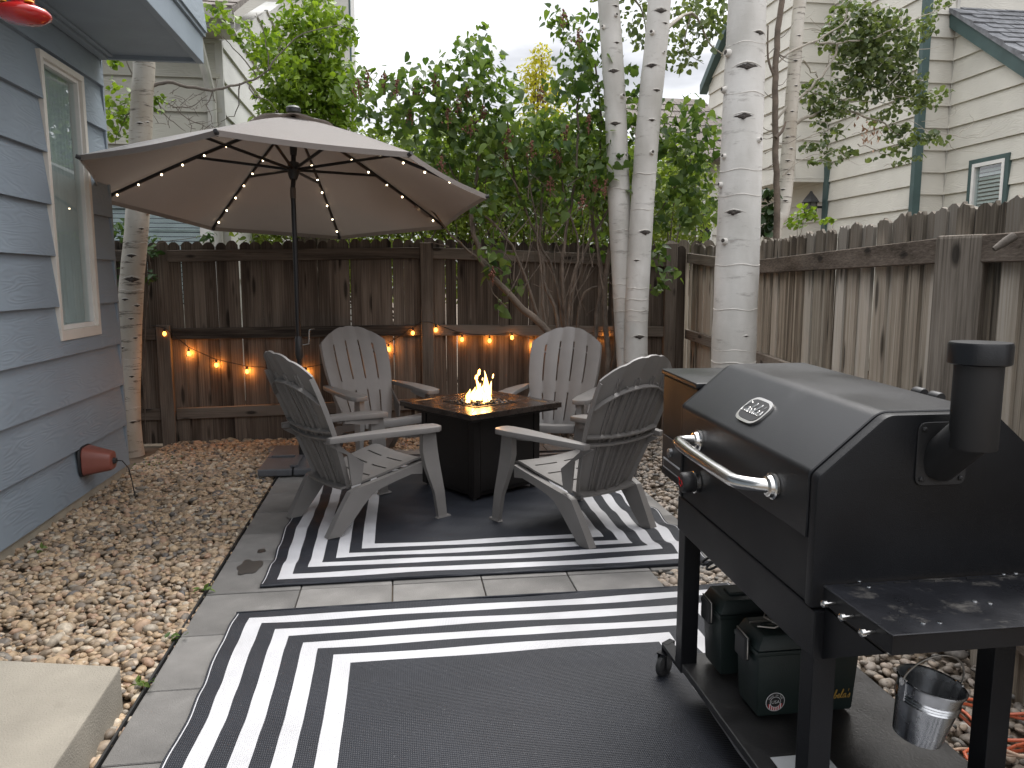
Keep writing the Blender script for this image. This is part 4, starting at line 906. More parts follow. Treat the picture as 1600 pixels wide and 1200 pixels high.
# ------------------------------------------------------------------ grill
GO = Vector((1.22, 2.05, 0)); gr = thing('pellet_grill', 'black pellet grill on a wheeled cart with chimney and side shelf', 'grill', GO)
def tl(v): return (v[0], v[1], v[2] + (.03 * (v[1] - 1.6) * min(1, max(0, (v[2] - .1) / .3))))
def arc(p, q, r_, k=5):
    """round the corner q of p-q-r_"""
    return p
gx0, gx1, gy0, gy1 = .945, 1.525, 1.605, 2.47
def rprof(pts, rad, seg=6):
    out_ = []; n = len(pts)
    for i, p in enumerate(pts):
        a = Vector(pts[i - 1]); b = Vector(p); c = Vector(pts[(i + 1) % n]); r0 = rad[i]
        if r0 <= 0: out_.append(tuple(b)); continue
        da = (a - b).normalized(); dc = (c - b).normalized(); ang = da.angle(dc); k = r0 / math.tan(ang / 2)
        p0 = b + da * k; p1 = b + dc * k
        for s_ in range(seg + 1):
            t = s_ / seg; out_.append(tuple((p0 * (1 - t) + b * t) * (1 - t) + (b * (1 - t) + p1 * t) * t))
    return out_
hexp = lambda e: rprof([(gx0 - e, .722), (gx1 + e, .722), (gx1 + e, 1.035), (gx1 - .16 + e * .5, 1.165 + e), (gx0 + .16 - e * .5, 1.165 + e), (gx0 - e, 1.035)], [0, 0, .03, .05, .05, .03])
fyz = lambda a, b, d: (a, d, b)
MB().prism(hexp(0), gy0 + .02, gy1 - .02, fyz).build('barrel', M['black'], gr, smooth=30, fn=tl)
MB().prism(hexp(.010), gy0 - .012, gy0 + .020, fyz).build('end_panel', M['black'], gr, smooth=30, fn=tl, bevel=.006)
MB().prism(hexp(.006), gy1 - .02, gy1 + .004, fyz).build('end_panel', M['black'], gr, smooth=30, fn=tl, bevel=.005)
# lid: a shell over front and top
e = .012
lp = [(gx0 - e, .885), (gx0 - e, 1.037), (gx0 + .155, 1.165 + e), (gx1 - .155, 1.165 + e), (gx1 - .02, 1.06)]
lo_ = rprof([(gx0 - e - .0, .88)] + lp[1:] + [(gx1 - .03, 1.05), (gx0 + .16, 1.12), (gx0 + .02, 1.03), (gx0 + .004, .88)], [0, .028, .06, .05, 0, 0, 0, 0, 0], 7)
MB().prism(lo_, gy0 + .024, gy1 - .026, fyz).build('lid', M['black_lid'], gr, smooth=40, fn=tl, bevel=.0025, seg=1)
# badge
sl = Vector((.155 + .012, 0, .128 + .012)).normalized(); bn = Vector((-sl.z, 0, sl.x)); bc = Vector((1.002, 2.05, 1.0935 + .012))
def BP(u, v, h): return bc + Vector((0, -1, 0)) * u + sl * v + bn * h
bc = Vector((gx0 - e, 0, 1.037)) + sl * .088; bc.y = 2.05; bc.z += .0
def badge_outline(a, b):
    pts = []
    for i in range(40):
        t = 2 * math.pi * i / 40; cx, cy = math.cos(t), math.sin(t)
        pts.append((math.copysign(abs(cx) ** .42, cx) * a * (1 - .10 * abs(cy) ** 2), math.copysign(abs(cy) ** .55, cy) * b * (1 + .06 * (1 - cx * cx))))
    return pts
bdg = MB().prism(badge_outline(.067, .044), .001, .008, lambda a, b, d: BP(a, b, d)).build('badge', M['steel'], gr, smooth=40, fn=tl)
MB().prism(badge_outline(.058, .0355), .0075, .0092, lambda a, b, d: BP(a, b, d)).build('badge_plate', M['black_plastic'], bdg, org=origin(bdg), fn=tl)
LET = {  # handwriting strokes: letter -> list of strokes, x to the right, y up, x-height 1
    'C': (1.25, [[(1.15, 1.75), (1.0, 1.95), (.75, 1.85), (.4, 1.3), (.2, .65), (.3, .15), (.6, 0), (1.0, .25)], [(.2, 1.95), (.35, 2.1), (.6, 2.05), (.55, 1.7)]]),
    'a': (.95, [[(.75, .85), (.5, 1.0), (.2, .75), (.08, .3), (.25, .02), (.5, .2), (.72, .75), (.68, .25), (.78, .02), (.98, .2)]]),
    'b': (.85, [[(0, .2), (.3, .9), (.5, 1.7), (.42, 2.1), (.25, 1.7), (.15, .7), (.2, .1), (.45, 0), (.65, .3), (.6, .65), (.5, .8), (.7, .62), (.9, .7)]]),
    'e': (.75, [[(0, .2), (.35, .4), (.55, .75), (.4, 1.0), (.18, .75), (.12, .3), (.35, 0), (.6, .08), (.78, .25)]]),
    'l': (.6, [[(0, .2), (.3, .9), (.5, 1.7), (.42, 2.1), (.25, 1.7), (.14, .6), (.25, .03), (.45, .05), (.6, .2)]]),
    "'": (.25, [[(.18, 2.1), (.1, 1.6)]]),
    's': (.8, [[(-.1, .2), (.25, .65), (.42, 1.05), (.5, .6), (.55, .25), (.35, 0), (.1, .1)]]),
}
def script(txt, fn, size, rad, mb=None, flat=.5):
    mb = mb or MB(); tot = sum(LET[c][0] for c in txt); x = -tot / 2
    for ch in txt:
        w_, strokes = LET[ch]
        for s_ in strokes:
            pts = []
            for i in range(len(s_) - 1):
                p0 = s_[max(i - 1, 0)]; p1 = s_[i]; p2 = s_[i + 1]; p3 = s_[min(i + 2, len(s_) - 1)]
                for k in range(3):
                    t = k / 3
                    q = [.5 * (2 * p1[a] + (p2[a] - p0[a]) * t + (2 * p0[a] - 5 * p1[a] + 4 * p2[a] - p3[a]) * t * t + (3 * p1[a] - p0[a] - 3 * p2[a] + p3[a]) * t ** 3) for a in (0, 1)]
                    pts.append(q)
            pts.append(s_[-1])
            mb.tube([fn((x + p[0] + .18 * p[1]) * size, (p[1] - .8) * size, 0) for p in pts], rad, 6, True)
        x += w_
    return mb
script("Cabela's", lambda a, b, h: BP(a - .004, b, .0098), .0185, .0016).build('badge_lettering', M['steel'], bdg, org=origin(bdg), fn=tl, smooth=60)
# handle
hz = .957; hx = .855
hp = []
for (x, y, z) in ((gx0 - .012, 2.285, hz), (.905, 2.285, hz), (.875, 2.283, hz), (.858, 2.272, hz), (hx, 2.25, hz - .001), (hx - .002, 2.16, hz - .003), (hx - .002, 2.0, hz - .004), (hx, 1.87, hz - .003), (.859, 1.845, hz - .002), (.872, 1.825, hz - .001), (.895, 1.805, hz), (.915, 1.795, hz), (gx0 - .012, 1.79, hz)): hp.append((x, y, z))
h_ = MB().tube(hp, .0185, 16).build('handle', M['steel'], gr, smooth=60, fn=tl)
for y in (2.285, 1.79):
    MB().lathe([(.034, 0), (.034, .008), (.029, .011), (.0265, .02), (.02, .022)], 24, (gx0 - .013, y, hz), Matrix.Rotation(R(-90), 3, 'Y')).build('handle_flange', M['steel'], h_, smooth=40, fn=tl, org=origin(h_))
kn = MB(); mk = Matrix.Rotation(R(-90), 3, 'Y')
kn.lathe([(.031, .016), (.034, .02), (.033, .05), (.028, .056)], 28, (gx0 - .002, 2.32, .812), mk)
kn.build('dial_knob', M['black_plastic'], gr, smooth=40, fn=tl)
for a in range(0, 360, 30):
    pass
MB().lathe([(.036, 0), (.036, .014), (.03, .016)], 28, (gx0 - .002, 2.32, .812), mk).build('dial_base', M['steel'], gr, smooth=40, fn=tl)
MB().tube([(gx0 - .059, 2.336, .825), (gx0 - .059, 2.325, .818), (gx0 - .059, 2.333, .808), (gx0 - .059, 2.315, .80), (gx0 - .059, 2.305, .81), (gx0 - .059, 2.312, .822)], .0018, 5).build('dial_mark', M['red'], gr, fn=tl)
# cart
MB().box((gx0 - .004, gy0 - .02, .60), (gx0 + .03, gy1 + .012, .717)).build('front_rail', M['black'], gr, fn=tl, bevel=.003)
MB().box((gx1 - .03, gy0 - .02, .60), (gx1, gy1 + .012, .717)).build('rear_rail', M['black'], gr, fn=tl, bevel=.003)
MB().box((gx0 + .035, gy0 - .016, .60), (gx1 - .035, gy0 + .014, .712)).build('end_rail', M['black'], gr, fn=tl, bevel=.003)
MB().box((gx0 + .035, gy1 - .02, .60), (gx1 - .035, gy1 + .01, .712)).build('end_rail', M['black'], gr, fn=tl, bevel=.003)
for (x, y) in ((gx0, gy0 - .016), (gx0, gy1 - .05), (gx1 - .105, gy0 - .016), (gx1 - .06, gy1 - .05)):
    MB().box((x + .001, y, .12), (x + .059, y + .058, .606)).build('leg', M['black'], gr, fn=tl, bevel=.003)
sh_ = MB().box((gx0 + .004, gy0 - .02, .126), (gx1 + .02, gy1 + .02, .151)).build('bottom_shelf', M['shelf'], gr, fn=tl, bevel=.004)
for (x, y, rz) in ((.955, 2.615, 35), (.915, 1.575, 100), (1.5, 2.5, 10), (1.5, 1.585, 70)):
    a = R(rz); dx, dy = math.cos(a) * .01, math.sin(a) * .01
    rot3 = Matrix.Rotation(a, 3, 'Z') @ Matrix.Rotation(R(90), 3, 'X')
    cw = MB().lathe([(.012, -.012), (.036, -.012), (.041, -.008), (.041, .008), (.036, .012), (.012, .012)], 24, (x, y, .050), rot3).build('caster', M['rubber'], gr, smooth=40)
    MB().lathe([(.022, -.014), (.024, -.012), (.024, .012), (.022, .014)], 20, (x, y, .050), rot3).build('wheel_hub', M['black_plastic'], cw, smooth=40, org=origin(cw))
    MB().lathe([(.005, -.017), (.006, .017)], 10, (x, y, .050), rot3).build('axle', M['steel'], cw, org=origin(cw))
    m4 = Matrix.Translation((x, y, .0)) @ Matrix.Rotation(a, 4, 'Z')
    MB().box((-.02, -.02, .095), (.045, .02, .101), m4).box((-.012, -.021, .04), (.014, -.0165, .098), m4).box((-.012, .0165, .04), (.014, .021, .098), m4).box((.0, -.012, .101), (.05, .012, .135), m4).build('caster_fork', M['black'], gr)
MB().box((.948, 2.47, .118), (.992, 2.625, .134)).build('caster_bracket', M['black'], gr, bevel=.002)
# hopper
hb = MB().box((1.0, 2.485, .70), (1.33, 2.825, 1.085)).build('hopper', M['black'], gr, bevel=.004, fn=tl)
MB().box((.992, 2.477, 1.087), (1.34, 2.835, 1.107)).build('hopper_lid', M['black_lid'], gr, bevel=.006, fn=tl)
MB().box((.993, 2.53, .73), (.999, 2.80, .86)).build('control_panel', M['black_plastic'], gr, bevel=.003, fn=tl)
MB().lathe([(.017, 0), (.016, .012), (.006, .014)], 16, (.992, 2.70, .81), mk).build('control_button', M['galv'], gr, smooth=40, fn=tl)
MB().box((.990, 2.55, .738), (.992, 2.78, .775)).build('name_plate', M['paper'], gr, fn=tl)
MB().box((.9885, 2.556, .743), (.9898, 2.774, .770)).build('name_plate_face', M['black_plastic'], gr, fn=tl)
# side shelf
SZ = .783
sp_ = MB().box((.955, 1.325, SZ - .004), (1.60, 1.582, SZ)).build('side_shelf', M['shelf_top'], gr, bevel=.0015, seg=1)
MB().box((.957, 1.327, SZ - .044), (1.598, 1.331, SZ - .0045)).box((.957, 1.3315, SZ - .044), (.961, 1.58, SZ - .0045)).build('shelf_apron', M['black'], gr)
for y in (1.53, 1.46, 1.385):
    hk = MB().lathe([(.0045, 0), (.0045, .022), (.0085, .022), (.0085, .030), (.006, .032)], 14, (.956, y, SZ - .022), mk).build('tool_hook', M['steel'], gr, smooth=40)
for i in range(9):
    x = 1.0 + i * .062
    MB().box((x, 1.566, SZ + .0004), (x + .042, 1.571, SZ + .0012)).build('slot', M['sticker_black'], sp_, org=origin(sp_))
for (px_, py_) in ((1342, 908), (1357, 917), (1442, 974), (1468, 973), (1523, 940), (1547, 943), (1568, 897), (1587, 896)):
    q = atz(px_, py_, SZ)
    MB().lathe([(.0055, 0), (.005, .0016), (.002, .002)], 12, (q.x, q.y, SZ + .0003)).build('pale_disc', M['galv'], sp_, org=origin(sp_))  # small pale discs set on the shelf top
MB().add([(.965, 1.584, .60), (.97, 1.584, .60), (.97, 1.584, .725), (.965, 1.584, .725), (.965, 1.36, .725), (.97, 1.36, .725)], [(0, 3, 4), (1, 5, 2), (0, 4, 5, 1), (3, 2, 5, 4), (0, 1, 2, 3)]).build('shelf_bracket', M['black'], gr)
MB().box((1.42, 1.34, .10), (1.475, 1.395, .73)).build('shelf_leg', M['black'], gr, bevel=.003) if False else None
# chimney
cpx, cpz = 1.238, 1.085
plate = rprof([(cpx - .064, cpz - .078), (cpx + .064, cpz - .078), (cpx + .064, cpz + .072), (cpx - .064, cpz + .072)], [.022] * 4, 5)
MB().prism(plate, gy0 - .0175, gy0 - .0125, fyz).build('chimney_flange', M['chimney'], gr, bevel=.0012, seg=1)
for (dx, dz) in ((-.05, -.062), (.05, -.062), (-.05, .056), (.05, .056)):
    MB().lathe([(.006, 0), (.006, .004), (.003, .006)], 10, (cpx + dx, gy0 - .0175, cpz + dz), Matrix.Rotation(R(90), 3, 'X')).build('bolt', M['chimney'], gr)
cyc = gy0 - .105; pr_ = .047
el = [(cpx, gy0 - .01, cpz - .012), (cpx, gy0 - .04, cpz + .0), (cpx, cyc + .0, cpz + .055)]
MB().tube([(cpx, gy0 - .0, cpz - .03), (cpx, cyc, cpz + .062)], pr_ * 1.0, 28).build('chimney_elbow', M['chimney'], gr, smooth=50)
MB().lathe([(pr_, 0), (pr_ + .0015, .002), (pr_ + .0015, .21), (pr_ - .004, .21)], 32, (cpx, cyc - .004, cpz + .03)).build('chimney_pipe', M['chimney'], gr, smooth=50)
MB().lathe([(pr_ - .004, .0), (.058, .0), (.0625, .003), (.063, .042), (.060, .048), (.0, .050)], 36, (cpx, cyc - .004, cpz + .215)).build('chimney_cap', M['black_lid'], gr, smooth=50)
for y in (1.92, 1.99): MB().lathe([(.014, -.02), (.016, -.015), (.016, .015), (.014, .02)], 14, (gx1 - .06, y, 1.15), Matrix.Rotation(R(90), 3, 'X')).build('hinge', M['black_plastic'], gr, smooth=40, fn=tl)
# dry boxes on the bottom shelf
def dry_box(label, x0, x1, y0, y1, z0, sticker):
    h = .235; t = thing('dry_box', label, 'storage box', ((x0 + x1) / 2, (y0 + y1) / 2, z0), 0, 'dark green boxes under the grill')
    ins = .010
    MB().hexa([(x0 + ins, y0 + ins, z0), (x1 - ins, y0 + ins, z0), (x1 - ins, y1 - ins, z0), (x0 + ins, y1 - ins, z0)], [(x0, y0, z0 + h - .03), (x1, y0, z0 + h - .03), (x1, y1, z0 + h - .03), (x0, y1, z0 + h - .03)]).build('body', M['green_box'], t, bevel=.010, seg=2, smooth=40)
    MB().box((x0 - .006, y0 - .006, z0 + h - .035), (x1 + .006, y1 + .006, z0 + h - .02)).build('rim', M['green_box'], t, bevel=.004)
    MB().hexa([(x0 - .004, y0 - .004, z0 + h - .0195), (x1 + .004, y0 - .004, z0 + h - .0195), (x1 + .004, y1 + .004, z0 + h - .0195), (x0 - .004, y1 + .004, z0 + h - .0195)], [(x0 + .02, y0 + .012, z0 + h + .025), (x1 - .02, y0 + .012, z0 + h + .025), (x1 - .02, y1 - .012, z0 + h + .025), (x0 + .02, y1 - .012, z0 + h + .025)]).build('lid', M['green_box'], t, bevel=.008, smooth=40)
    MB().box((x0 + .05, y0 + .05, z0 + h + .02), (x1 - .05, y1 - .05, z0 + h + .034)).build('lid_handle', M['green_box'], t, bevel=.006)
    ym = (y0 + y1) / 2
    MB().box((x0 - .024, ym - .036, z0 + h - .07), (x0 - .007, ym + .036, z0 + h + .006)).build('latch', M['black_plastic'], t, bevel=.006)
    MB().tube([(x0 - .016, ym - .04, z0 + h - .06), (x0 - .018, ym - .042, z0 + h + .008), (x0 - .014, ym + .042, z0 + h + .008), (x0 - .012, ym + .04, z0 + h - .04)], .0022, 6).build('latch_wire', M['wire'], t, smooth=60)
    if sticker:
        yk = y0 + ins * .86 - .0015
        def fS(a, b, d): return (x0 + .062 + a, yk + .012 * 0 - d - (.045 + b) * 0, z0 + .048 + b)
        slope = ins / (h - .03)
        fS = lambda a, b, d: Vector((x0 + .064 + a, y0 + ins - (.048 + b) * slope - .0012 - d, z0 + .048 + b))
        circ = lambda r, n=32: [(r * math.cos(2 * math.pi * i / n), r * math.sin(2 * math.pi * i / n)) for i in range(n)]
        stk = MB().prism(circ(.0305), 0, .0006, fS).build('sticker', M['sticker_white'], t)
        MB().prism(circ(.0285), .0006, .0009, fS).build('sticker_ring', M['sticker_black'], stk, org=origin(stk))
        m2 = MB()
        for i in range(7):
            xx = -.021 + i * .007; yt = -math.sqrt(max(0, .0275 ** 2 - xx * xx))
            m2.prism([(xx - .002, yt), (xx + .002, yt), (xx + .002, -.006), (xx - .002, -.006)], .0009, .0013, fS)
        m2.build('sticker_stripes', M['sticker_red'], stk, org=origin(stk))
        m3 = MB()
        for i in range(6):
            xx = -.0175 + i * .007; yt = -math.sqrt(max(0, .0275 ** 2 - xx * xx))
            m3.prism([(xx - .0015, yt), (xx + .0015, yt), (xx + .0015, -.006), (xx - .0015, -.006)], .0009, .0012, fS)
        m3.build('sticker_stripes', M['sticker_white'], stk, org=origin(stk))
        MB().prism(circ(.0175), .0013, .0016, fS).build('sticker_ring', M['sticker_white'], stk, org=origin(stk))
        MB().prism(circ(.016), .0016, .0019, fS).build('sticker_ring', M['sticker_black'], stk, org=origin(stk))
        def text(s_, size, fn, m_, name):
            cu = bpy.data.curves.new('t', 'FONT'); cu.body = s_; cu.size = size; cu.align_x = 'CENTER'; cu.align_y = 'CENTER'; cu.resolution_u = 2
            ob = bpy.data.objects.new('t', cu); col.objects.link(ob); dg = bpy.context.evaluated_depsgraph_get(); dg.update()
            me = bpy.data.meshes.new_from_object(ob.evaluated_get(dg)); bpy.data.objects.remove(ob)
            og = origin(stk)
            for v in me.vertices: v.co = fn(v.co.x, v.co.y) - og
            me.materials.clear(); me.materials.append(m_); o2 = link(name, me, stk)
            return o2
        text('USA', .015, lambda a, b: fS(a, b, .0023), M['sticker_white'], 'sticker_lettering')
        for i, ch in enumerate('MADE IN THE'):
            if ch == ' ': continue
            an = R(150 - i * 12)
            text(ch, .0075, lambda a, b, an=an: fS(.0228 * math.cos(an) + a * math.sin(an) + b * math.cos(an), .0228 * math.sin(an) - a * math.cos(an) + b * math.sin(an), .0023), M['sticker_white'], 'sticker_lettering')
        fC = lambda a, b, d: Vector((x1 - .064 + a, y0 + ins - (.055 + b) * slope - .0016 - d, z0 + .055 + b))
        script("Cabela's", fC, .0137, .0012).build('lettering', M['gold'], t, smooth=60)
    return t
dz = .1525
dry_box('dark green dry box under the grill with a round USA sticker', 1.04, 1.37, 2.045, 2.20, dz + .013, True)
dry_box('dark green dry box under the grill without a sticker, steel tongs on its lid', 1.025, 1.355, 2.285, 2.44, dz + .021, False)
wl = MB(); z = .435
wl.tube([(1.06, 2.10, z), (1.10, 2.07, z + .006), (1.16, 2.09, z + .02), (1.20, 2.14, z + .018), (1.19, 2.19, z + .004), (1.13, 2.19, z), (1.10, 2.14, z + .01), (1.13, 2.07, z + .004), (1.22, 2.055, z - .003)], .0025, 6)
wl.tube([(1.05, 2.13, z), (1.24, 2.13, z + .002)], .003, 6)
tag(wl.build('wire_loop', M['wire'], smooth=60), 'bent grey wire lying on the stickered green box', 'wire')
tg = thing('tongs', 'steel tongs with black loop handles on the rear green box', 'tongs', (1.14, 2.42, .43))
for s_ in (-1, 1):
    lp_ = [(1.075 + .022 * math.cos(a), 2.50 + s_ * .022 + .018 * math.sin(a), .485 + .012 * math.cos(a)) for a in np.linspace(0, 6.28, 15)]
    MB().tube(lp_, .0045, 7).build('loop_handle', M['black_plastic'], tg, smooth=60)
    MB().tube([(1.095, 2.50 + s_ * .012, .478), (1.16, 2.43 + s_ * .006, .452), (1.25, 2.34 + s_ * .012, .443)], .0038, 7).build('rod', M['steel'], tg, smooth=60)
pp = MB().box((1.0, 1.80, .1535), (1.16, 1.875, .155)).build('printed_sheet', M['paper']); tag(pp, 'grey printed sheet lying on the bottom shelf of the grill', 'paper')
pp.rotation_euler = (R(1.7), 0, 0); pp.location = (0, 0, -.050)
# bucket
bk = at(1456, 1066, 1.62); bt = thing('metal_bucket', 'small galvanised bucket hanging below the grill shelf', 'bucket', (bk.x, bk.y, bk.z - .145))
bmx = Matrix.Rotation(R(9), 3, 'Y') @ Matrix.Rotation(R(4), 3, 'X')
prof = [(.054, -.145), (.056, -.146), (.0575, -.140), (.070, -.052), (.0735, -.050), (.0705, -.046), (.0740, -.043), (.0715, -.039), (.0745, -.036), (.072, -.032), (.0765, -.004), (.080, -.003), (.081, .001), (.079, .003), (.0755, 0), (.070, -.05), (.055, -.139), (.0, -.1395)]
MB().lathe([(0, -.1445)] + prof, 44, bk, bmx, cap=False).build('pail', M['galv'], bt, smooth=35)
hp_ = [bk + bmx @ Vector((.080 * math.cos(a), -.02 * math.sin(a), .085 * math.sin(a))) for a in np.linspace(0, math.pi, 15)]
hp_ = [p + Vector((0, .0, 0)) for p in hp_]
MB().tube(hp_, .0025, 7).build('bail_handle', M['wire'], bt, smooth=60)
for s_ in (-1, 1):
    q = bk + bmx @ Vector((s_ * .079, 0, -.005)); MB().lathe([(.009, -.003), (.009, .003)], 12, q, bmx @ Matrix.Rotation(R(90), 3, 'Y')).build('ear', M['galv'], bt)
    MB().box((-.003, -.012, -.045), (.003, .012, .012), Matrix.Translation(bk + bmx @ Vector((s_ * .0765, 0, -.006))) @ bmx.to_4x4() @ Matrix.Rotation(R(8 * s_), 4, 'Y')).build('ear_strap', M['galv'], bt, bevel=.002)
# extension cords by the fence
oc = MB()
def curl(cx, cy, r0, z, n, ph, wob):
    return [(cx + (r0 + wob * math.sin(3 * t + ph)) * math.cos(t), cy + (r0 * .8 + wob * math.cos(2 * t + ph)) * math.sin(t), z + .015 * math.sin(2.3 * t + ph) + .012) for t in np.linspace(0, 2 * math.pi * n, int(26 * n))]
oc.tube(curl(1.84, 1.90, .15, .02, 2.2, 0, .03), .0055, 7); oc.tube(curl(1.90, 2.08, .12, .05, 1.6, 2, .03), .0055, 7)
oc.tube([(1.99, 1.75, .01), (2.0, 1.85, .16), (1.98, 1.95, .30), (2.03, 2.05, .36), (2.0, 2.2, .30), (1.96, 2.3, .55), (1.98, 2.42, .66)], .0055, 7)
tag(oc.build('extension_cord', M['orange'], smooth=60), 'coiled orange extension cord on the ground beside the side fence', 'cord')
oc = MB(); oc.tube(curl(1.80, 1.86, .17, .03, 1.3, 1.2, .04), .005, 7)
tag(oc.build('garden_cord', M['tan_cord'], smooth=60), 'pale tan cord tangled with the orange extension cord', 'cord')

# ------------------------------------------------------------------ foliage
def leaf_template(kind):
    if kind == 'heart':
        half = [(0, 0), (.22, -.10), (.42, .05), (.44, .3), (.28, .65), (0, 1.05)]
    elif kind == 'round':
        half = [(0, 0), (.3, .04), (.48, .3), (.42, .62), (.2, .88), (0, 1.0)]
    else:
        half = [(0, 0), (.16, .15), (.27, .42), (.2, .72), (0, 1.1)]
    k = len(half); V = [(0, y, -.0) for x, y in half[:1]]
    # midrib points, right side, left side, folded and bowed
    def pt(x, y): return (x, y, .28 * abs(x) - .18 * y * y)
    mid = [pt(0, half[0][1]), pt(0, .33), pt(0, .66), pt(0, half[-1][1])]
    rt = [pt(x, y) for x, y in half[1:-1]]; lf = [pt(-x, y) for x, y in half[1:-1]]
    V = mid + rt + lf; nr = len(rt); F = []
    for off, flip in ((4, False), (4 + nr, True)):
        ids = [off + i for i in range(nr)]
        tri = [(0, 1, ids[0])]
        for i in range(nr - 1):
            m_ = 1 if i < nr / 2 - .5 else 2
            tri.append((ids[i], m_, ids[i + 1]))
        sw = [i for i in range(nr - 1) if i >= nr / 2 - .5]
        q = sw[0]; tri.append((ids[q], 1, 2)); tri.append((ids[-1], 2, 3))
        F += [t if not flip else (t[0], t[2], t[1]) for t in tri]
    return np.array(V), np.array(F)
def leaf_frames(n, up=.5, droop=.5):
    """random frames: leaf axis hangs a little, leaf faces roughly up"""
    ax = rng.normal(size=(n, 3)); ax[:, 2] = ax[:, 2] * .6 - droop; ax /= np.linalg.norm(ax, axis=1, keepdims=True)
    nn = rng.normal(size=(n, 3)); nn[:, 2] = abs(nn[:, 2]) + up; nn -= ax * np.sum(ax * nn, 1, keepdims=True); nn /= np.linalg.norm(nn, axis=1, keepdims=True)
    xx = np.cross(ax, nn)
    return np.stack([xx, ax, nn], 2)
def cluster_points(cl, dens):
    P = []; T = []
    for (c, rx, ry, rz) in cl:
        n = int(dens * rx * rz * 4)
        d = rng.normal(size=(n, 3)); d /= np.linalg.norm(d, axis=1, keepdims=True); r = rng.uniform(.25, 1.08, (n, 1)) ** .6
        P.append(np.array(c) + d * r * np.array([rx, ry, rz])); T.append(rng.uniform(0, 1, n))
    return np.concatenate(P), np.concatenate(T)
def foliage(name, P, T, kind, size, m_, parent, up=.5, droop=.5):
    v, f = leaf_template(kind); n = len(P); s = size * np.exp(rng.normal(0, .22, n)); A = leaf_frames(n, up, droop)
    W = np.einsum('nij,kj->nki', A, v) * s[:, None, None] + (P - np.array(origin(parent)))[:, None]
    return stuff(raw_mesh(name, W.reshape(-1, 3), (f[None] + (np.arange(n) * len(v))[:, None, None]).reshape(-1, 3), np.repeat(T, len(v)), m_, True, parent))
def leaf_objects(P, kind, size, m_, parent):
    v, f = leaf_template(kind); mes = []
    for q in range(4):
        me = bpy.data.meshes.new('leaf'); vv = v.copy(); vv[:, 2] *= (.6 + .5 * q); me.from_pydata(vv.tolist(), [], f.tolist()); me.materials.append(m_)
        me.polygons.foreach_set('use_smooth', [True] * len(f)); mes.append(me)
    A = leaf_frames(len(P), .6, .6); og = np.array(origin(parent))
    for i in range(len(P)):
        o = link('leaf', mes[i % 4], parent); s = size * math.exp(random.gauss(0, .2))
        mt = Matrix(A[i].tolist()).to_4x4() @ Matrix.Scale(s, 4); mt.translation = Vector((P[i] - og).tolist()); o.matrix_local = mt
def pxs(lst, Y): return [at(x, y, Y) for x, y in lst]
def smoothpath(pts, k=4):
    pts = [Vector(p) for p in pts]; o = []
    for i in range(len(pts) - 1):
        p0 = pts[max(i - 1, 0)]; p1 = pts[i]; p2 = pts[i + 1]; p3 = pts[min(i + 2, len(pts) - 1)]
        for j in range(k):
            t = j / k; o.append(.5 * (2 * p1 + (p2 - p0) * t + (2 * p0 - 5 * p1 + 4 * p2 - p3) * t * t + (3 * p1 - p0 - 3 * p2 + p3) * t ** 3))
    return o + [pts[-1]]
def limb(mb, pts, r0, r1, n=8, k=4, jit=0):
    p = smoothpath(pts, k); m_ = len(p)
    if jit: p = [q + Vector((random.gauss(0, jit), random.gauss(0, jit), random.gauss(0, jit))) if 0 < i < m_ - 1 else q for i, q in enumerate(p)]
    mb.tube(p, [r0 + (r1 - r0) * i / (m_ - 1) for i in range(m_)], n)
M['leaf_lilac'] = leaf_mat('lilac_leaves', (.042, .085, .025), (.155, .225, .055), True, .42)
M['leaf_lilac_o'] = leaf_mat('lilac_leaf_single', (.044, .09, .03), (.155, .22, .055), False, .38)
M['leaf_aspen'] = leaf_mat('aspen_leaves', (.062, .092, .042), (.16, .20, .08), True, .35)
M['leaf_bright'] = leaf_mat('fresh_green_leaves', (.07, .13, .016), (.24, .34, .04), True, .4)
M['leaf_back'] = leaf_mat('sunny_shrub_leaves', (.07, .12, .02), (.23, .29, .06), True, .45)
M['leaf_yellow'] = leaf_mat('yellow_leaves', (.36, .33, .03), (.55, .50, .06), True, .4)
M['leaf_dark'] = leaf_mat('dark_green_leaves', (.012, .03, .012), (.045, .085, .025), True, .2)
M['leaf_vine'] = leaf_mat('vine_leaves', (.03, .07, .025), (.09, .15, .05), True, .3)
M['bark_big'] = bark_mat('white_aspen_bark', (.60, .585, .55), (.40, .385, .35), (.17, .15, .13), 7, .5, .58)
M['bark_old'] = bark_mat('rough_aspen_bark', (.58, .55, .49), (.36, .315, .25), (.075, .06, .047), 11, .9, .55)

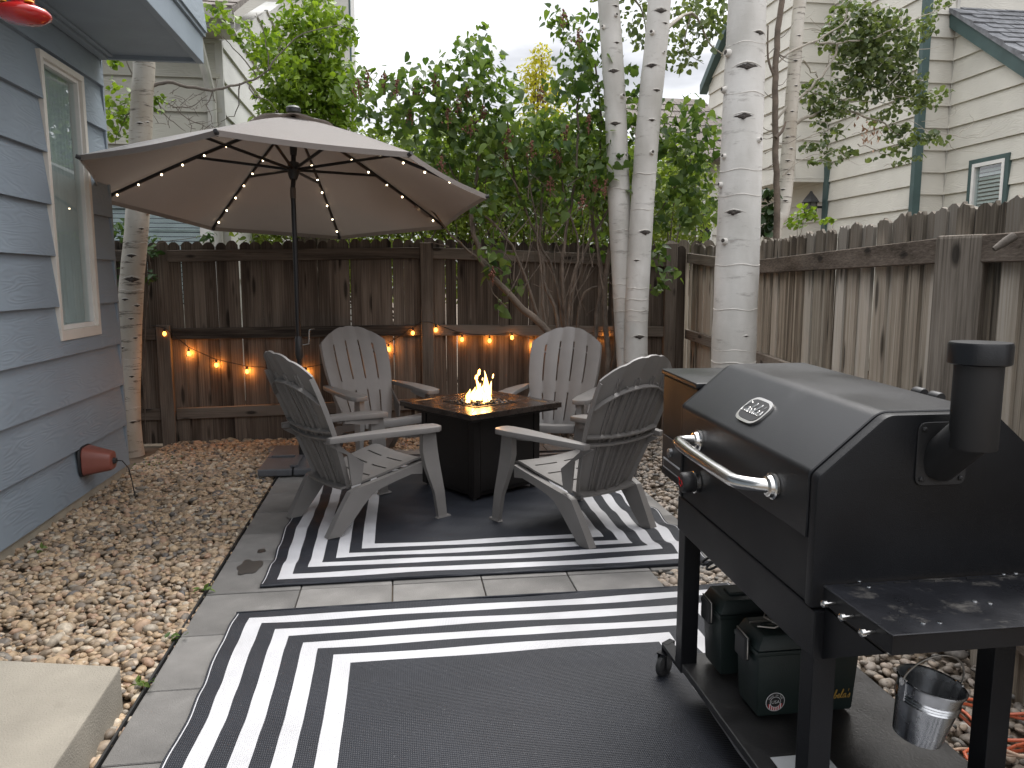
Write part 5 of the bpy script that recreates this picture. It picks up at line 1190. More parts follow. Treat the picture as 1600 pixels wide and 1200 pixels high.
def aspen_trunk(root, path, rads, m_, scars, seed, name='trunk'):
    r_ = random.Random(seed); p = smoothpath(path, 8); k = len(p)
    ra = []
    for i in range(k):
        t = i / (k - 1) * (len(rads) - 1); a = int(min(t, len(rads) - 2)); ra.append((rads[a] + (rads[a + 1] - rads[a]) * (t - a)) * (1 + r_.uniform(-.015, .015)))
    tr = MB().tube(p, ra, 28).build(name, m_, root, smooth=60)
    og = origin(tr)
    for (t, ang, w_, kind) in scars:                        # ang 0 faces the camera
        i = min(int(t * (k - 1)), k - 2); c = p[i].lerp(p[i + 1], t * (k - 1) - i); rr = ra[i]
        tocam = math.atan2(-c.y, -c.x); a = tocam + ang
        def surf(da, z, h): return Vector((c.x + math.cos(a + da) * (rr + h), c.y + math.sin(a + da) * (rr + h), c.z + z))
        half = w_ / rr / 2
        if kind == 'eye':
            sc1 = MB(); n = 12
            up = [surf(half * (2 * i / n - 1), w_ * r_.uniform(.09, .17) * (1 - abs(2 * i / n - 1) ** 1.3), .0015) for i in range(n + 1)]
            dn = [surf(half * (2 * i / n - 1), -w_ * r_.uniform(.17, .27) * (1 - abs(2 * i / n - 1) ** .9), .0015) for i in range(n + 1)]
            mid = [surf(half * (2 * i / n - 1), -w_ * .05 * (1 - abs(2 * i / n - 1)), .003 + .008 * (1 - abs(2 * i / n - 1)) ** 2) for i in range(n + 1)]
            sc1.add(up + mid + dn, [(i, i + 1, n + 2 + i, n + 1 + i) for i in range(n)] + [(n + 1 + i, n + 2 + i, 2 * n + 3 + i, 2 * n + 2 + i) for i in range(n)])
            sc1.build('branch_scar', M['scar'], tr, smooth=60, org=og)
            rd = MB(); rd.tube([surf(half * 1.5 * (2 * i / 16 - 1), w_ * (.20 * (1 - abs(2 * i / 16 - 1) ** 1.5)) - .002, .0) for i in range(17)], [.0015 + .0035 * (1 - abs(2 * i / 16 - 1)) for i in range(17)], 6)
            rd.build('bark_ridge', M['ridge'], tr, smooth=60, org=og)
            MB().tube([surf(0, -w_ * .06, -.004), surf(0, -w_ * .07, w_ * .13)], [w_ * .14, w_ * .07], 8).build('branch_stub', M['scar'], tr, smooth=40, org=og)
        elif kind == 'ring':
            rd = MB(); rd.tube([surf(1.7 * (2 * i / 20 - 1), .006 * math.sin(i * .7 + seed), .0) for i in range(21)], [.001 + .003 * (1 - abs(2 * i / 20 - 1) ** 2) for i in range(21)], 6); rd.build('bark_ridge', M['ridge'], tr, smooth=60, org=og)
        else:
            st_ = MB(); st_.tube([surf(0, 0, -.004), surf(0, .004, w_ * .45)], [w_ * .5, w_ * .33], 10); st_.build('branch_stub', M['ridge'], tr, smooth=40, org=og)
            MB().tube([surf(0, .004, w_ * .44), surf(0, .004, w_ * .5)], [w_ * .30, w_ * .2], 9).build('branch_scar', M['scar'], tr, smooth=40, org=og)
    return tr
# big aspen
pb = [at(1148, 640, 4.72), at(1146, 560, 4.72), at(1153, 380, 4.80), at(1158, 250, 4.86), at(1163, 120, 4.93), at(1168, -10, 5.0)]
pb = [Vector((pb[0].x - .01, pb[0].y, -.05))] + pb + [pb[-1] + Vector((.05, .1, 1.5))]
ba = thing('aspen_tree', 'thick white aspen trunk rising just behind the grill', 'tree', (pb[0].x, pb[0].y, 0), 0, 'aspens inside the yard')
SB = [(.55, .05, .13, 'eye'), (.60, -.3, .03, 'ring'), (.665, .1, .17, 'eye'), (.735, .0, .2, 'eye'), (.715, -1.1, .03, 'stub'), (.79, -1.0, .05, 'stub'), (.845, .75, .09, 'eye'), (.62, -1.15, .05, 'stub'), (.475, -1.0, .06, 'stub'), (.415, -.85, .06, 'stub'), (.45, -.1, .13, 'eye')]
SB = [(.32, .55, .03, 'eye'), (.43, -.62, .05, 'stub'), (.475, -.25, .10, 'eye'), (.525, -1.05, .045, 'stub'), (.575, -.9, .04, 'stub'), (.64, .02, .13, 'eye'), (.725, .12, .14, 'eye'), (.69, -1.15, .05, 'stub'), (.76, -.95, .06, 'stub'), (.80, .75, .08, 'eye'), (.60, .9, .04, 'stub'), (.505, .1, 0, 'ring'), (.55, 0, 0, 'ring'), (.40, .2, 0, 'ring'), (.35, -.1, 0, 'ring'), (.28, 0, 0, 'ring'), (.30, .1, 0, 'ring'), (.68, .5, 0, 'ring'), (.78, 0, 0, 'ring')]
aspen_trunk(ba, pb, [.155, .142, .14, .138, .132, .126, .12, .10], M['bark_big'], SB, 1)
# twin aspen
tw = thing('twin_aspen', 'two slender white aspen trunks rising together from one base', 'tree', (2.06, 6.8, 0), 0, 'aspens inside the yard')
def trunk_px(pxl, Y, below=True):
    p = [at(x, y, Y) for x, y in pxl]
    return [Vector((p[0].x, p[0].y, -.05))] + p
p1 = trunk_px([(984, 620), (976, 480), (968, 330), (962, 180), (955, 60), (949, -40)], 6.86); p1.append(p1[-1] + Vector((-.05, 0, 1.6)))
p2 = trunk_px([(994, 620), (994, 500), (1003, 330), (1014, 180), (1026, 60), (1034, -40)], 6.74); p2.append(p2[-1] + Vector((.12, 0, 1.6)))
S1 = [(.84, .1, .07, 'eye'), (.80, .7, .05, 'eye'), (.735, -.7, .04, 'stub'), (.70, .5, .05, 'eye'), (.645, .0, .10, 'eye'), (.60, .7, .05, 'stub'), (.555, -.1, .10, 'eye'), (.51, .9, .03, 'stub'), (.77, .6, .04, 'stub'), (.46, 0, 0, 'ring'), (.40, .5, 0, 'ring'), (.32, 0, 0, 'ring'), (.30, .1, 0, 'ring'), (.28, 0, 0, 'ring'), (.24, .3, .08, 'eye'), (.35, .8, .06, 'eye')]
S2 = [(.85, .3, .09, 'eye'), (.785, .2, .12, 'eye'), (.745, .7, .05, 'eye'), (.72, -.4, .05, 'stub'), (.655, -.2, .10, 'eye'), (.61, .5, .07, 'eye'), (.56, .3, .06, 'eye'), (.51, .5, .05, 'stub'), (.68, .8, .03, 'stub'), (.48, 0, 0, 'ring'), (.43, .3, 0, 'ring'), (.40, .45, .12, 'eye'), (.365, -.2, .05, 'eye'), (.33, 0, 0, 'ring'), (.315, .1, 0, 'ring'), (.30, 0, 0, 'ring'), (.285, .2, 0, 'ring'), (.26, .3, .10, 'eye'), (.22, .6, .07, 'eye')]
aspen_trunk(tw, p1, [.115, .108, .10, .10, .095, .093, .09, .07], M['bark_big'], S1, 2)
aspen_trunk(tw, p2, [.118, .11, .105, .104, .102, .10, .098, .08], M['bark_big'], S2, 3)
cl = [(at(1000, 40, 7.6), .22, .3, .22), (at(1080, 40, 7.7), .34, .4, .3), (at(1065, 90, 7.7), .2, .3, .12), (at(985, -40, 7.3), .5, .5, .25), (at(1110, 10, 7.8), .28, .3, .3)]
P, T = cluster_points(cl, 640); foliage('crown', P, T, 'round', .05, M['leaf_aspen'], tw)
lb = MB()
limb(lb, [p2[5], at(1080, 20, 7.3), at(1110, 70, 7.6), at(1140, 90, 7.6)], .02, .004, 6); limb(lb, [at(1080, 20, 7.3), at(1070, 75, 7.5), at(1100, 100, 7.6)], .008, .002, 5); limb(lb, [p1[6], at(1000, 10, 7.3), at(1010, 60, 7.5)], .015, .003, 6)
lb.build('branches', M['pale_branch'], tw, smooth=60)
# left aspen by the house
p3 = trunk_px([(199, 660), (200, 560), (206, 440), (214, 350), (219, 230), (222, 150), (224, 60)], 7.05); p3.append(p3[-1] + Vector((0, 0, 1.8)))
la = thing('aspen_tree', 'rough barked leaning aspen between the blue house and the back fence', 'tree', (p3[0].x, p3[0].y, 0), 0, 'aspens inside the yard')
S3 = [(.13, .4, .06, 'eye'), (.18, -.3, .05, 'eye'), (.22, .3, .05, 'eye'), (.27, -.5, .05, 'eye'), (.285, .5, .05, 'eye'), (.315, .1, .05, 'eye'), (.335, .55, .06, 'eye'), (.345, -.45, .06, 'eye'), (.38, 0, .13, 'eye'), (.43, -.2, .08, 'eye'), (.49, .4, .05, 'eye'), (.52, .9, .05, 'stub'), (.60, .2, .12, 'eye'), (.605, -.4, .08, 'eye'), (.625, .5, .06, 'eye'), (.675, -.1, .05, 'eye'), (.68, .6, .03, 'eye'), (.16, 0, 0, 'ring'), (.25, .3, 0, 'ring'), (.36, 0, 0, 'ring'), (.46, .2, 0, 'ring'), (.56, 0, 0, 'ring')]
aspen_trunk(la, p3, [.125, .11, .105, .097, .094, .09, .087, .083, .07], M['bark_old'], S3, 4)
lb = MB(); Yl = 7.2
limb(lb, [at(236, 134, 7.05), at(262, 128, 7.1), at(305, 138, 7.2), at(350, 139, 7.3), at(385, 128, 7.4), at(420, 108, 7.5), at(440, 70, 7.6)], .017, .005, 7, 4, .006)
for a in ([(375, 130), (370, 175), (345, 190)], [(335, 138), (325, 165), (333, 195)], [(240, 150), (275, 170), (310, 195), (330, 200)], [(245, 160), (265, 185), (290, 205)], [(206, 140), (200, 165), (205, 190), (195, 215)], [(205, 170), (190, 195), (180, 225)], [(206, 120), (195, 90), (185, 70)], [(270, 168), (300, 165), (325, 150)], [(385, 128), (400, 150), (425, 160), (440, 190)], [(400, 118), (380, 90), (350, 60), (330, 40)], [(420, 108), (415, 60), (400, 20)], [(420, 108), (460, 60), (520, 40), (560, 50)]):
    limb(lb, pxs(a, Yl + random.uniform(-.1, .3)), .007, .002, 5, 4, .008)
for _ in range(46):
    x, y = random.uniform(245, 340), random.uniform(140, 205); dx, dy = random.uniform(-22, 30), random.uniform(-25, 14)
    limb(lb, pxs([(x, y), (x + dx * .5, y + dy * .5 + random.uniform(-5, 5)), (x + dx, y + dy)], Yl + random.uniform(-.2, .2)), .003, .0012, 4, 2)
lb.build('branches', M['twig'], la, smooth=60)
cl = [(at(178, 95, 7.2), .08, .1, .08), (at(182, 165, 7.2), .14, .18, .22), (at(185, 210, 7.2), .10, .1, .06), (at(250, 160, 7.3), .09, .1, .08), (at(340, 28, 7.5), .15, .2, .12), (at(375, 45, 7.5), .12, .2, .12), (at(415, 75, 7.5), .2, .2, .16), (at(450, 120, 7.5), .14, .2, .08), (at(445, 95, 7.5), .2, .2, .1), (at(530, 40, 7.7), .16, .2, .18), (at(545, 60, 7.7), .12, .2, .08), (at(500, 20, 7.7), .2, .2, .1)]
P, T = cluster_points(cl, 950); foliage('crown', P, T, 'round', .047, M['leaf_bright'], la)
# lilac
li = thing('lilac_bush', 'large lilac bush with many bare stems and dried flower heads', 'bush', (1.55, 7.05, 0))
stems = MB(); LY = 7.0
for pl, r0, r1, Y0, Y1 in (([(868, 700), (864, 560), (858, 520), (805, 470), (765, 425), (745, 380), (735, 320), (748, 260), (752, 200)], .042, .012, 6.85, 7.0), ([(885, 700), (884, 520), (878, 420), (890, 340), (900, 260), (905, 150)], .022, .009, 7.1, 7.0), ([(880, 700), (872, 500), (850, 440), (845, 340), (850, 250), (845, 180)], .02, .008, 7.1, 7.1), ([(890, 700), (892, 500), (910, 400), (950, 330), (975, 280)], .018, .007, 7.15, 7.1), ([(872, 700), (868, 560), (842, 500), (820, 430), (790, 370), (740, 320), (690, 240)], .02, .007, 7.1, 6.95), ([(905, 700), (930, 520), (938, 420), (925, 330), (940, 220), (930, 100)], .026, .008, 7.2, 7.1), ([(870, 700), (880, 540), (865, 430), (830, 350), (800, 260), (790, 160)], .018, .006, 7.2, 7.0), ([(888, 700), (890, 470), (905, 390), (880, 300), (870, 200)], .014, .006, 7.05, 6.9), ([(895, 700), (905, 480), (945, 440), (955, 380), (985, 330), (1040, 300)], .015, .006, 7.25, 7.1), ([(910, 700), (960, 560), (958, 450), (1000, 380), (1050, 300), (1080, 250)], .02, .006, 7.25, 7.2), ([(852, 510), (845, 430), (835, 330), (820, 220)], .012, .005, 6.95, 6.9), ([(765, 425), (720, 380), (690, 350), (650, 300)], .014, .005, 6.9, 7.0), ([(920, 700), (945, 600), (950, 560), (945, 450), (960, 350)], .035, .02, 7.0, 7.1)):
    k = len(pl); limb(stems, [at(x, y, Y0 + (Y1 - Y0) * i / (k - 1)) for i, (x, y) in enumerate(pl)], r0, r1, 7, 4, .006)
for _ in range(120):
    x, y = random.uniform(690, 960), random.uniform(290, 500); l_ = random.uniform(30, 90); a = random.gauss(-math.pi / 2, .55); Y = LY + random.uniform(-.25, .3)
    if y > 400 and x < 780: continue
    limb(stems, pxs([(x, y), (x + math.cos(a) * l_ * .5 + random.uniform(-6, 6), y + math.sin(a) * l_ * .5), (x + math.cos(a) * l_, y + math.sin(a) * l_)], Y), .0055, .0015, 5, 2)
stems.build('stems', M['brown_branch'], li, smooth=60)
LC = [(1075, 240, .2), (560, 140, .22), (600, 160, .32), (650, 150, .34), (695, 150, .3), (690, 215, .32), (640, 215, .3), (745, 75, .22), (735, 120, .34), (780, 125, .22), (800, 190, .34), (745, 185, .36), (900, 45, .24), (900, 95, .24), (925, 100, .28), (905, 160, .4), (850, 235, .3), (935, 200, .3), (760, 245, .36), (830, 250, .40), (905, 250, .40), (955, 270, .26), (700, 275, .3), (870, 310, .34), (935, 320, .3), (800, 310, .28), (740, 310, .22), (1000, 210, .25), (1060, 200, .32), (1095, 215, .25), (1040, 260, .34), (1095, 280, .28), (1060, 320, .28), (1095, 335, .2), (1020, 330, .24), (1025, 395, .15), (1040, 430, .14), (1030, 450, .08), (945, 380, .13), (950, 400, .09), (775, 410, .17), (800, 445, .11), (780, 475, .08), (760, 380, .14), (985, 130, .18), (1000, 170, .2), (870, 30, .14)]
cl = []
for (x, y, r0) in LC:
    Y = 7.0 + random.uniform(-.2, .35); cl.append((at(x, y, Y), r0, min(r0, .32), r0 * .92))
P, T = cluster_points(cl, 350)
keep = P[:, 1] < 7.40; keep |= P[:, 2] > 1.95; P = P[keep]; T = T[keep]
dist = np.linalg.norm(P - np.array([0, 0, EYE]), axis=1); order = np.argsort(dist)
near = order[:290]; rest = order[290:]
leaf_objects(P[near], 'heart', .074, M['leaf_lilac_o'], li)
foliage('foliage', P[rest], T[rest], 'heart', .064, M['leaf_lilac'], li, .5, .6)
for (x, y) in ((575, 125), (560, 140), (655, 135), (620, 140), (735, 200), (700, 185), (715, 165), (755, 180), (740, 195), (795, 215), (885, 210), (880, 30), (790, 245), (870, 240), (930, 290), (945, 295), (830, 235), (875, 245), (920, 195), (770, 430), (650, 140), (690, 260), (600, 130), (845, 150), (905, 60), (730, 150), (680, 130), (860, 290), (910, 320), (640, 185)):
    c = at(x, y, 6.68 + random.uniform(-.08, .12)); pn = MB(); v_, f_ = ico(1)
    for q in range(26):
        t = random.random(); w_ = .042 * (1 - t * .7); o_ = Vector((random.gauss(0, w_ * .6), random.gauss(0, w_ * .6), .13 * (t - .4))); s_ = random.uniform(.006, .011)
        pn.add([c + o_ + Vector((a * s_).tolist()) for a in v_[:12]] if False else [c + o_ + Vector(d) * s_ for d in ((0, 0, 1.3), (1, 0, 0), (0, 1, 0), (-1, 0, 0), (0, -1, 0), (0, 0, -1.3))], [(0, 1, 2), (0, 2, 3), (0, 3, 4), (0, 4, 1), (5, 2, 1), (5, 3, 2), (5, 4, 3), (5, 1, 4)])
    pn.tube([c + Vector((0, 0, -.09)), c + Vector((0, 0, .06))], .003, 4)
    pn.build('flower_panicle', M['panicle'], li)
# plants beyond the back fence
def bush(name, label, cat, cl, dens, kind, size, m_, base, trunkpts=None, r0=.05, up=.5, group=None, tm='brown_branch'):
    t = thing(name, label, cat, base, 0, group)
    P, T = cluster_points(cl, dens); foliage('foliage' if cat != 'tree' else 'crown', P, T, kind, size, m_, t, up)
    tb = MB(); b0 = Vector(base)
    for (c, rx, ry, rz) in cl[:14]:
        c = Vector(c); limb(tb, [b0 + Vector((random.uniform(-.1, .1), random.uniform(-.1, .1), 0)), b0.lerp(c, .5) + Vector((random.uniform(-.15, .15), 0, .1)), c], r0, r0 * .25, 6, 3)
    tb.build('trunk' if cat == 'tree' else 'stems', M[tm], t, smooth=60)
    return t
Yb = 8.9
bush('green_tree', 'dense bright green tree against the neighbouring house beyond the back fence', 'tree', [(at(485, 30, Yb), .3, .3, .35), (at(465, 70, Yb), .42, .4, .35), (at(500, 90, Yb), .36, .4, .35), (at(450, 120, Yb), .38, .4, .3), (at(500, 140, Yb), .42, .4, .3), (at(475, 170, Yb), .48, .4, .3), (at(530, 165, Yb), .3, .3, .3), (at(430, 165, Yb), .25, .3, .25), (at(490, 210, Yb), .5, .4, .3), (at(470, 260, Yb), .5, .4, .3), (at(520, 120, Yb), .22, .3, .3)], 950, 'oval', .075, M['leaf_bright'], (at(480, 300, Yb).x, Yb, 0))
bush('yellow_conifer', 'small golden yellow tree top showing behind the lilac', 'tree', [(at(846, 85, 10.5), .14, .14, .16), (at(838, 110, 10.5), .25, .2, .18), (at(840, 135, 10.5), .3, .25, .2), (at(850, 165, 10.5), .33, .3, .3), (at(850, 210, 10.5), .4, .3, .35), (at(840, 260, 10.5), .5, .35, .4)], 1500, 'oval', .05, M['leaf_yellow'], (at(848, 300, 10.5).x, 10.5, 0))
bush('sunny_shrub', 'pale green shrub behind the back fence below the umbrella', 'shrub', [(at(x, 360 - (x % 37), 8.6), .3, .35, .24) for x in range(390, 720, 38)], 700, 'oval', .05, M['leaf_back'], (at(560, 370, 8.6).x, 8.6, 0), r0=.02, group='shrubs behind the back fence')
bush('sunny_shrub', 'bright yellow green shrub behind the fence between lilac stems', 'shrub', [(at(x, y, 9.0), .42, .4, .34) for x, y in ((700, 330), (760, 300), (820, 280), (880, 300), (940, 290), (730, 260), (790, 240), (860, 240), (930, 240), (690, 280), (650, 300), (980, 330), (620, 320), (760, 350), (850, 350), (920, 350), (600, 280), (570, 320), (600, 240), (660, 250), (720, 210), (800, 215), (900, 215), (960, 260))], 1150, 'oval', .062, M['leaf_back'], (at(820, 370, 9.0).x, 9.0, 0), r0=.025, group='shrubs behind the back fence')
bush('yellow_shrub', 'yellow green shrub behind the fence right of the twin aspen', 'shrub', [(at(x, y, 9.3), .3, .35, .3) for x, y in ((1000, 250), (1060, 250), (1080, 275), (1040, 300), (1090, 330), (1010, 340))], 900, 'oval', .055, M['leaf_back'], (at(1050, 370, 9.3).x, 9.3, 0), r0=.02, group='shrubs behind the back fence')
M['leaf_hedge'] = leaf_mat('backlit_hedge_leaves', (.13, .19, .03), (.36, .42, .10), True, .5)
bush('tall_hedge', 'long yellow green hedge far behind the back fence', 'hedge', [((x, 11.2 + .25 * math.sin(x * 5), z), .42, .4, .42) for x in np.arange(-2.6, 4.4, .34) for z in (1.55, 2.05, 2.55, 2.95 + .25 * math.sin(x * 3))], 620, 'oval', .075, M['leaf_hedge'], (.8, 11.2, 0), r0=.02)
# vine on the back fence by the left aspen
vi = thing('vine', 'leafy vine on the fence top behind the rough barked aspen', 'vine', (at(235, 420, 7.3).x, 7.3, 0))
P, T = cluster_points([(at(190, 360, 7.5), .08, .1, .12), (at(240, 390, 7.33), .07, .05, .06), (at(236, 375, 7.5), .08, .1, .05), (at(238, 432, 7.3), .05, .04, .05), (at(195, 430, 7.35), .05, .05, .2), (at(190, 470, 7.35), .03, .04, .1), (at(325, 368, 7.6), .07, .08, .05)], 1300); foliage('foliage', P, T, 'oval', .06, M['leaf_vine'], vi)
vb = MB(); limb(vb, [at(228, 690, 7.33), at(226, 600, 7.33), at(228, 500, 7.33), at(236, 430, 7.33), at(238, 385, 7.35), at(300, 372, 7.5), at(325, 368, 7.6)], .006, .002, 5); limb(vb, [at(236, 430, 7.33), at(210, 440, 7.34), at(192, 470, 7.35)], .004, .002, 5); limb(vb, [at(238, 390, 7.34), at(205, 370, 7.45), at(190, 360, 7.5)], .004, .002, 5); vb.build('stems', M['brown_branch'], vi)
# aspen and dead trunk beyond the side fence
Yr = 7.4
p4 = [at(x, y, Yr) for x, y in ((1205, 380), (1222, 330), (1230, 260), (1234, 200), (1240, 120), (1246, 40), (1252, -30))]; p4 = [Vector((p4[0].x - .08, Yr, -.05))] + p4 + [p4[-1] + Vector((.05, 0, 1.4))]
ra_ = thing('aspen_tree', 'slim white aspen with twisting bare limbs beyond the side fence', 'tree', (p4[0].x, Yr, 0))
aspen_trunk(ra_, p4, [.09, .085, .075, .07, .065, .062, .06, .058, .04], M['bark_old'], [(.28, .2, .05, 'eye'), (.31, -.3, .05, 'eye'), (.35, .3, .04, 'eye'), (.39, 0, .05, 'eye'), (.43, .4, .04, 'eye'), (.47, -.2, .04, 'eye'), (.54, .2, .04, 'eye'), (.6, .5, .04, 'eye'), (.66, .1, .05, 'eye'), (.72, .4, .04, 'eye')], 6)
lb = MB()
for pts, r0, r1 in (([(1240, 195), (1270, 178), (1300, 172), (1340, 178), (1380, 195), (1410, 215)], .02, .006), ([(1205, 195), (1240, 160), (1270, 135), (1295, 105), (1312, 60), (1325, 10), (1330, -20)], .015, .008), ([(1210, 100), (1240, 78), (1290, 55), (1330, 25), (1355, 5)], .013, .005), ([(1280, 68), (1340, 65), (1400, 45), (1440, 25), (1490, 5)], .011, .003), ([(1215, 230), (1260, 215), (1300, 200), (1330, 180)], .008, .003), ([(1195, 240), (1240, 222), (1290, 210)], .007, .003), ([(1222, 275), (1250, 250), (1290, 238)], .007, .002), ([(1255, 95), (1270, 110), (1280, 125)], .011, .006), ([(1290, 105), (1300, 80)], .006, .003), ([(1270, 145), (1320, 158), (1370, 160), (1420, 175)], .008, .002), ([(1340, 225), (1370, 235), (1393, 248)], .006, .002), ([(1240, 48), (1275, 45), (1310, 55)], .006, .002), ([(1400, 195), (1450, 205), (1490, 212), (1530, 215), (1560, 205)], .005, .0015), ([(1490, 212), (1520, 195), (1515, 178)], .004, .001), ([(1510, 213), (1545, 200), (1550, 190)], .003, .001), ([(1480, 210), (1495, 235), (1540, 238)], .003, .001), ([(1440, 190), (1470, 185), (1492, 178), (1490, 165)], .003, .001), ([(1380, 120), (1330, 125), (1290, 118)], .005, .002)):
    Y = Yr + random.uniform(-.1, .15); limb(lb, pxs(pts, Y), r0, r1, 6, 4, .008)
for _ in range(60):
    x, y = random.uniform(1250, 1440), random.uniform(10, 260); l_ = random.uniform(15, 45); a = random.uniform(-.9, .9)
    limb(lb, pxs([(x, y), (x + math.cos(a) * l_ * .5, y + math.sin(a) * l_ * .5 + random.uniform(-6, 6)), (x + math.cos(a) * l_, y + math.sin(a) * l_)], Yr + random.uniform(-.2, .3)), .0035, .001, 4, 2)
lb.build('branches', M['pale_branch'], ra_, smooth=60)
cl = [(at(x, y, Yr + .1), r0, .25, r1) for x, y, r0, r1 in ((1330, 20, .2, .12), (1375, 35, .28, .16), (1400, 70, .22, .14), (1350, 65, .2, .14), (1370, 105, .2, .08), (1310, 35, .1, .06), (1470, 8, .1, .06), (1270, 140, .12, .1), (1320, 135, .16, .1), (1360, 145, .18, .08), (1420, 150, .2, .09), (1460, 148, .12, .06), (1440, 165, .12, .06), (1400, 205, .12, .09), (1440, 215, .16, .07), (1470, 220, .06, .05), (1290, 180, .12, .08), (1270, 230, .1, .07), (1310, 240, .1, .07), (1300, 255, .06, .03), (1420, 250, .08, .05), (1375, 243, .05, .03), (1290, 165, .2, .1), (1340, 90, .25, .2), (1395, 120, .14, .12), (1300, 60, .12, .14), (1350, 125, .18, .1), (1410, 100, .14, .12), (1440, 45, .12, .12), (1380, 180, .14, .06), (1330, 172, .14, .06), (1405, 232, .10, .07), (1300, 205, .1, .06), (1420, 130, .16, .1), (1280, 250, .08, .05))]
P, T = cluster_points(cl, 1700); foliage('crown', P, T, 'round', .046, M['leaf_aspen'], ra_)
dt = thing('dead_tree', 'thin reddish brown dead trunk beside the slim aspen beyond the fence', 'tree', (at(1215, 370, 7.1).x, 7.1, 0))
lb = MB(); pd = [at(x, y, 7.1) for x, y in ((1213, 400), (1214, 330), (1213, 270), (1212, 200), (1211, 120), (1215, 60), (1222, 0), (1226, -40))]; limb(lb, [Vector((pd[0].x, 7.1, -.05))] + pd, .032, .026, 9, 4, .004)
limb(lb, pxs([(1212, 215), (1222, 205), (1228, 190)], 7.05), .02, .008, 7); limb(lb, pxs([(1210, 120), (1200, 90), (1200, 40)], 7.1), .014, .006, 7); lb.build('trunk', M['brown_branch'], dt, smooth=60)
for _ in range(16):
    x, y = 1213, random.uniform(30, 320); a = random.uniform(2.2, 4.2) if random.random() < .6 else random.uniform(-.8, .8); l_ = random.uniform(20, 50); lb = MB()
    limb(lb, pxs([(x, y), (x + math.cos(a) * l_ * .5, y + math.sin(a) * l_ * .5 + 6), (x + math.cos(a) * l_, y + math.sin(a) * l_)], 7.1), .005, .0015, 5, 3)
    lb.build('branch', M['twig'], dt, smooth=60)
nst = MB()
for _ in range(46):
    c = at(1358 + random.gauss(0, 11), 205 + random.gauss(0, 10), Yr + .1 + random.gauss(0, .05)); d = Vector((random.gauss(0, 1), random.gauss(0, 1), -1.4)).normalized() * .06; s_ = Vector((random.gauss(0, 1), random.gauss(0, 1), .2)).normalized() * .012
    nst.add([c, c + d * .5 + s_, c + d, c + d * .5 - s_], [(0, 1, 2, 3)])
stuff(nst.build('dry_leaf_clump', M['nest'], ra_))
bush('leafy_shrub', 'dark leaved shrub behind the side fence beside the slim aspen', 'shrub', [(at(1195, 340, 7.3), .1, .15, .16), (at(1200, 300, 7.3), .07, .1, .08)], 1300, 'round', .07, M['leaf_dark'], (at(1197, 380, 7.3).x, 7.3, 0), r0=.01)
bush('young_aspen', 'small light green aspen shoots above the side fence below the lantern', 'shrub', [(at(1245, 345, 7.6), .14, .15, .08), (at(1260, 330, 7.6), .1, .12, .1), (at(1290, 343, 7.5), .10, .1, .03), (at(1302, 345, 7.5), .05, .06, .03)], 900, 'round', .05, M['leaf_bright'], (at(1250, 380, 7.6).x, 7.6, 0), r0=.008)
# little weeds in the gravel
wm = leaf_mat('weed_leaves', (.05, .10, .02), (.14, .2, .05), True)
k = 0
for (x, y, n_, lab) in ((222, 1068, 9, 'small green weed in the gravel near the concrete landing'), (318, 922, 7, 'small green weed at the paver edge below the wet stain'), (268, 995, 8, 'small green weed in gravel halfway along the paver edge'), (232, 725, 34, 'low patch of green weeds in gravel near the house corner'), (62, 860, 7, 'tiny weed at the foot of the blue siding')):
    c = atz(x, y, .015); t = thing('weed', lab, 'weed', c, 0, 'weeds in the gravel'); sp_r = .12 if n_ > 20 else .022
    P = np.array(c) + rng.normal(0, 1, (n_, 3)) * np.array([sp_r, sp_r, .006]); T = rng.uniform(0, 1, n_); v, f = leaf_template('oval')
    A = leaf_frames(n_, 1.2, -.5); W = np.einsum('nij,kj->nki', A, v) * (.035 if n_ < 20 else .022) + (P - np.array(c))[:, None]
    raw_mesh('leaves', W.reshape(-1, 3), (f[None] + (np.arange(n_) * len(v))[:, None, None]).reshape(-1, 3), np.repeat(T, len(v)), wm, True, t)

# ------------------------------------------------------------------ neighbouring house, left
nh = thing('beige_house', 'beige lap sided house with white gutter beyond the back fence', 'house', (-3.5, 10.5, 0))
HX = -1.95; HY = 9.5
siding(nh, (-7, HY), (HX, HY), 0, 4.15, .372, M['siding_beige'], [(7 - 3.3, 7 - 2.24, 1.2, 2.40)], first_z=.02)
MB().box((-7, HY + .022, 0), (-3.35, HY + .3, 4.2)).box((-2.2, HY + .022, 0), (HX - .023, HY + .3, 4.2)).box((-3.35, HY + .022, 2.43), (-2.2, HY + .3, 4.2)).box((-3.35, HY + .022, 0), (-2.2, HY + .3, 1.2)).build('wall', M['siding_beige'], nh)
siding(nh, (HX, HY + .01), (HX, 15), 0, 5.6, .372, M['siding_pale'], ztop=lambda s: 4.15 + s * .42)
MB().hexa([(HX - .3, HY + .31, 0), (HX - .023, HY + .31, 0), (HX - .023, 15, 0), (HX - .3, 15, 0)], [(HX - .3, HY + .31, 4.2), (HX - .023, HY + .31, 4.2), (HX - .023, 15, 6.4), (HX - .3, 15, 6.4)]).build('side_wall', M['siding_pale'], nh)
MB().box((HX - .05, HY - .03, 0), (HX + .03, HY + .006, 4.15)).build('corner_trim', M['gutter'], nh)
wn_ = MB().box((-3.33, HY - .03, 2.34), (-2.18, HY + .03, 2.44)).box((-2.26, HY - .03, 1.2), (-2.10, HY + .03, 2.338)).box((-3.40, HY - .03, 1.2), (-3.29, HY + .03, 2.338)).build('window', M['white_trim'], nh)
MB().box((-3.29, HY + .012, 1.2), (-2.26, HY + .016, 2.34)).build('pane', M['glass_far'], wn_, org=origin(wn_))
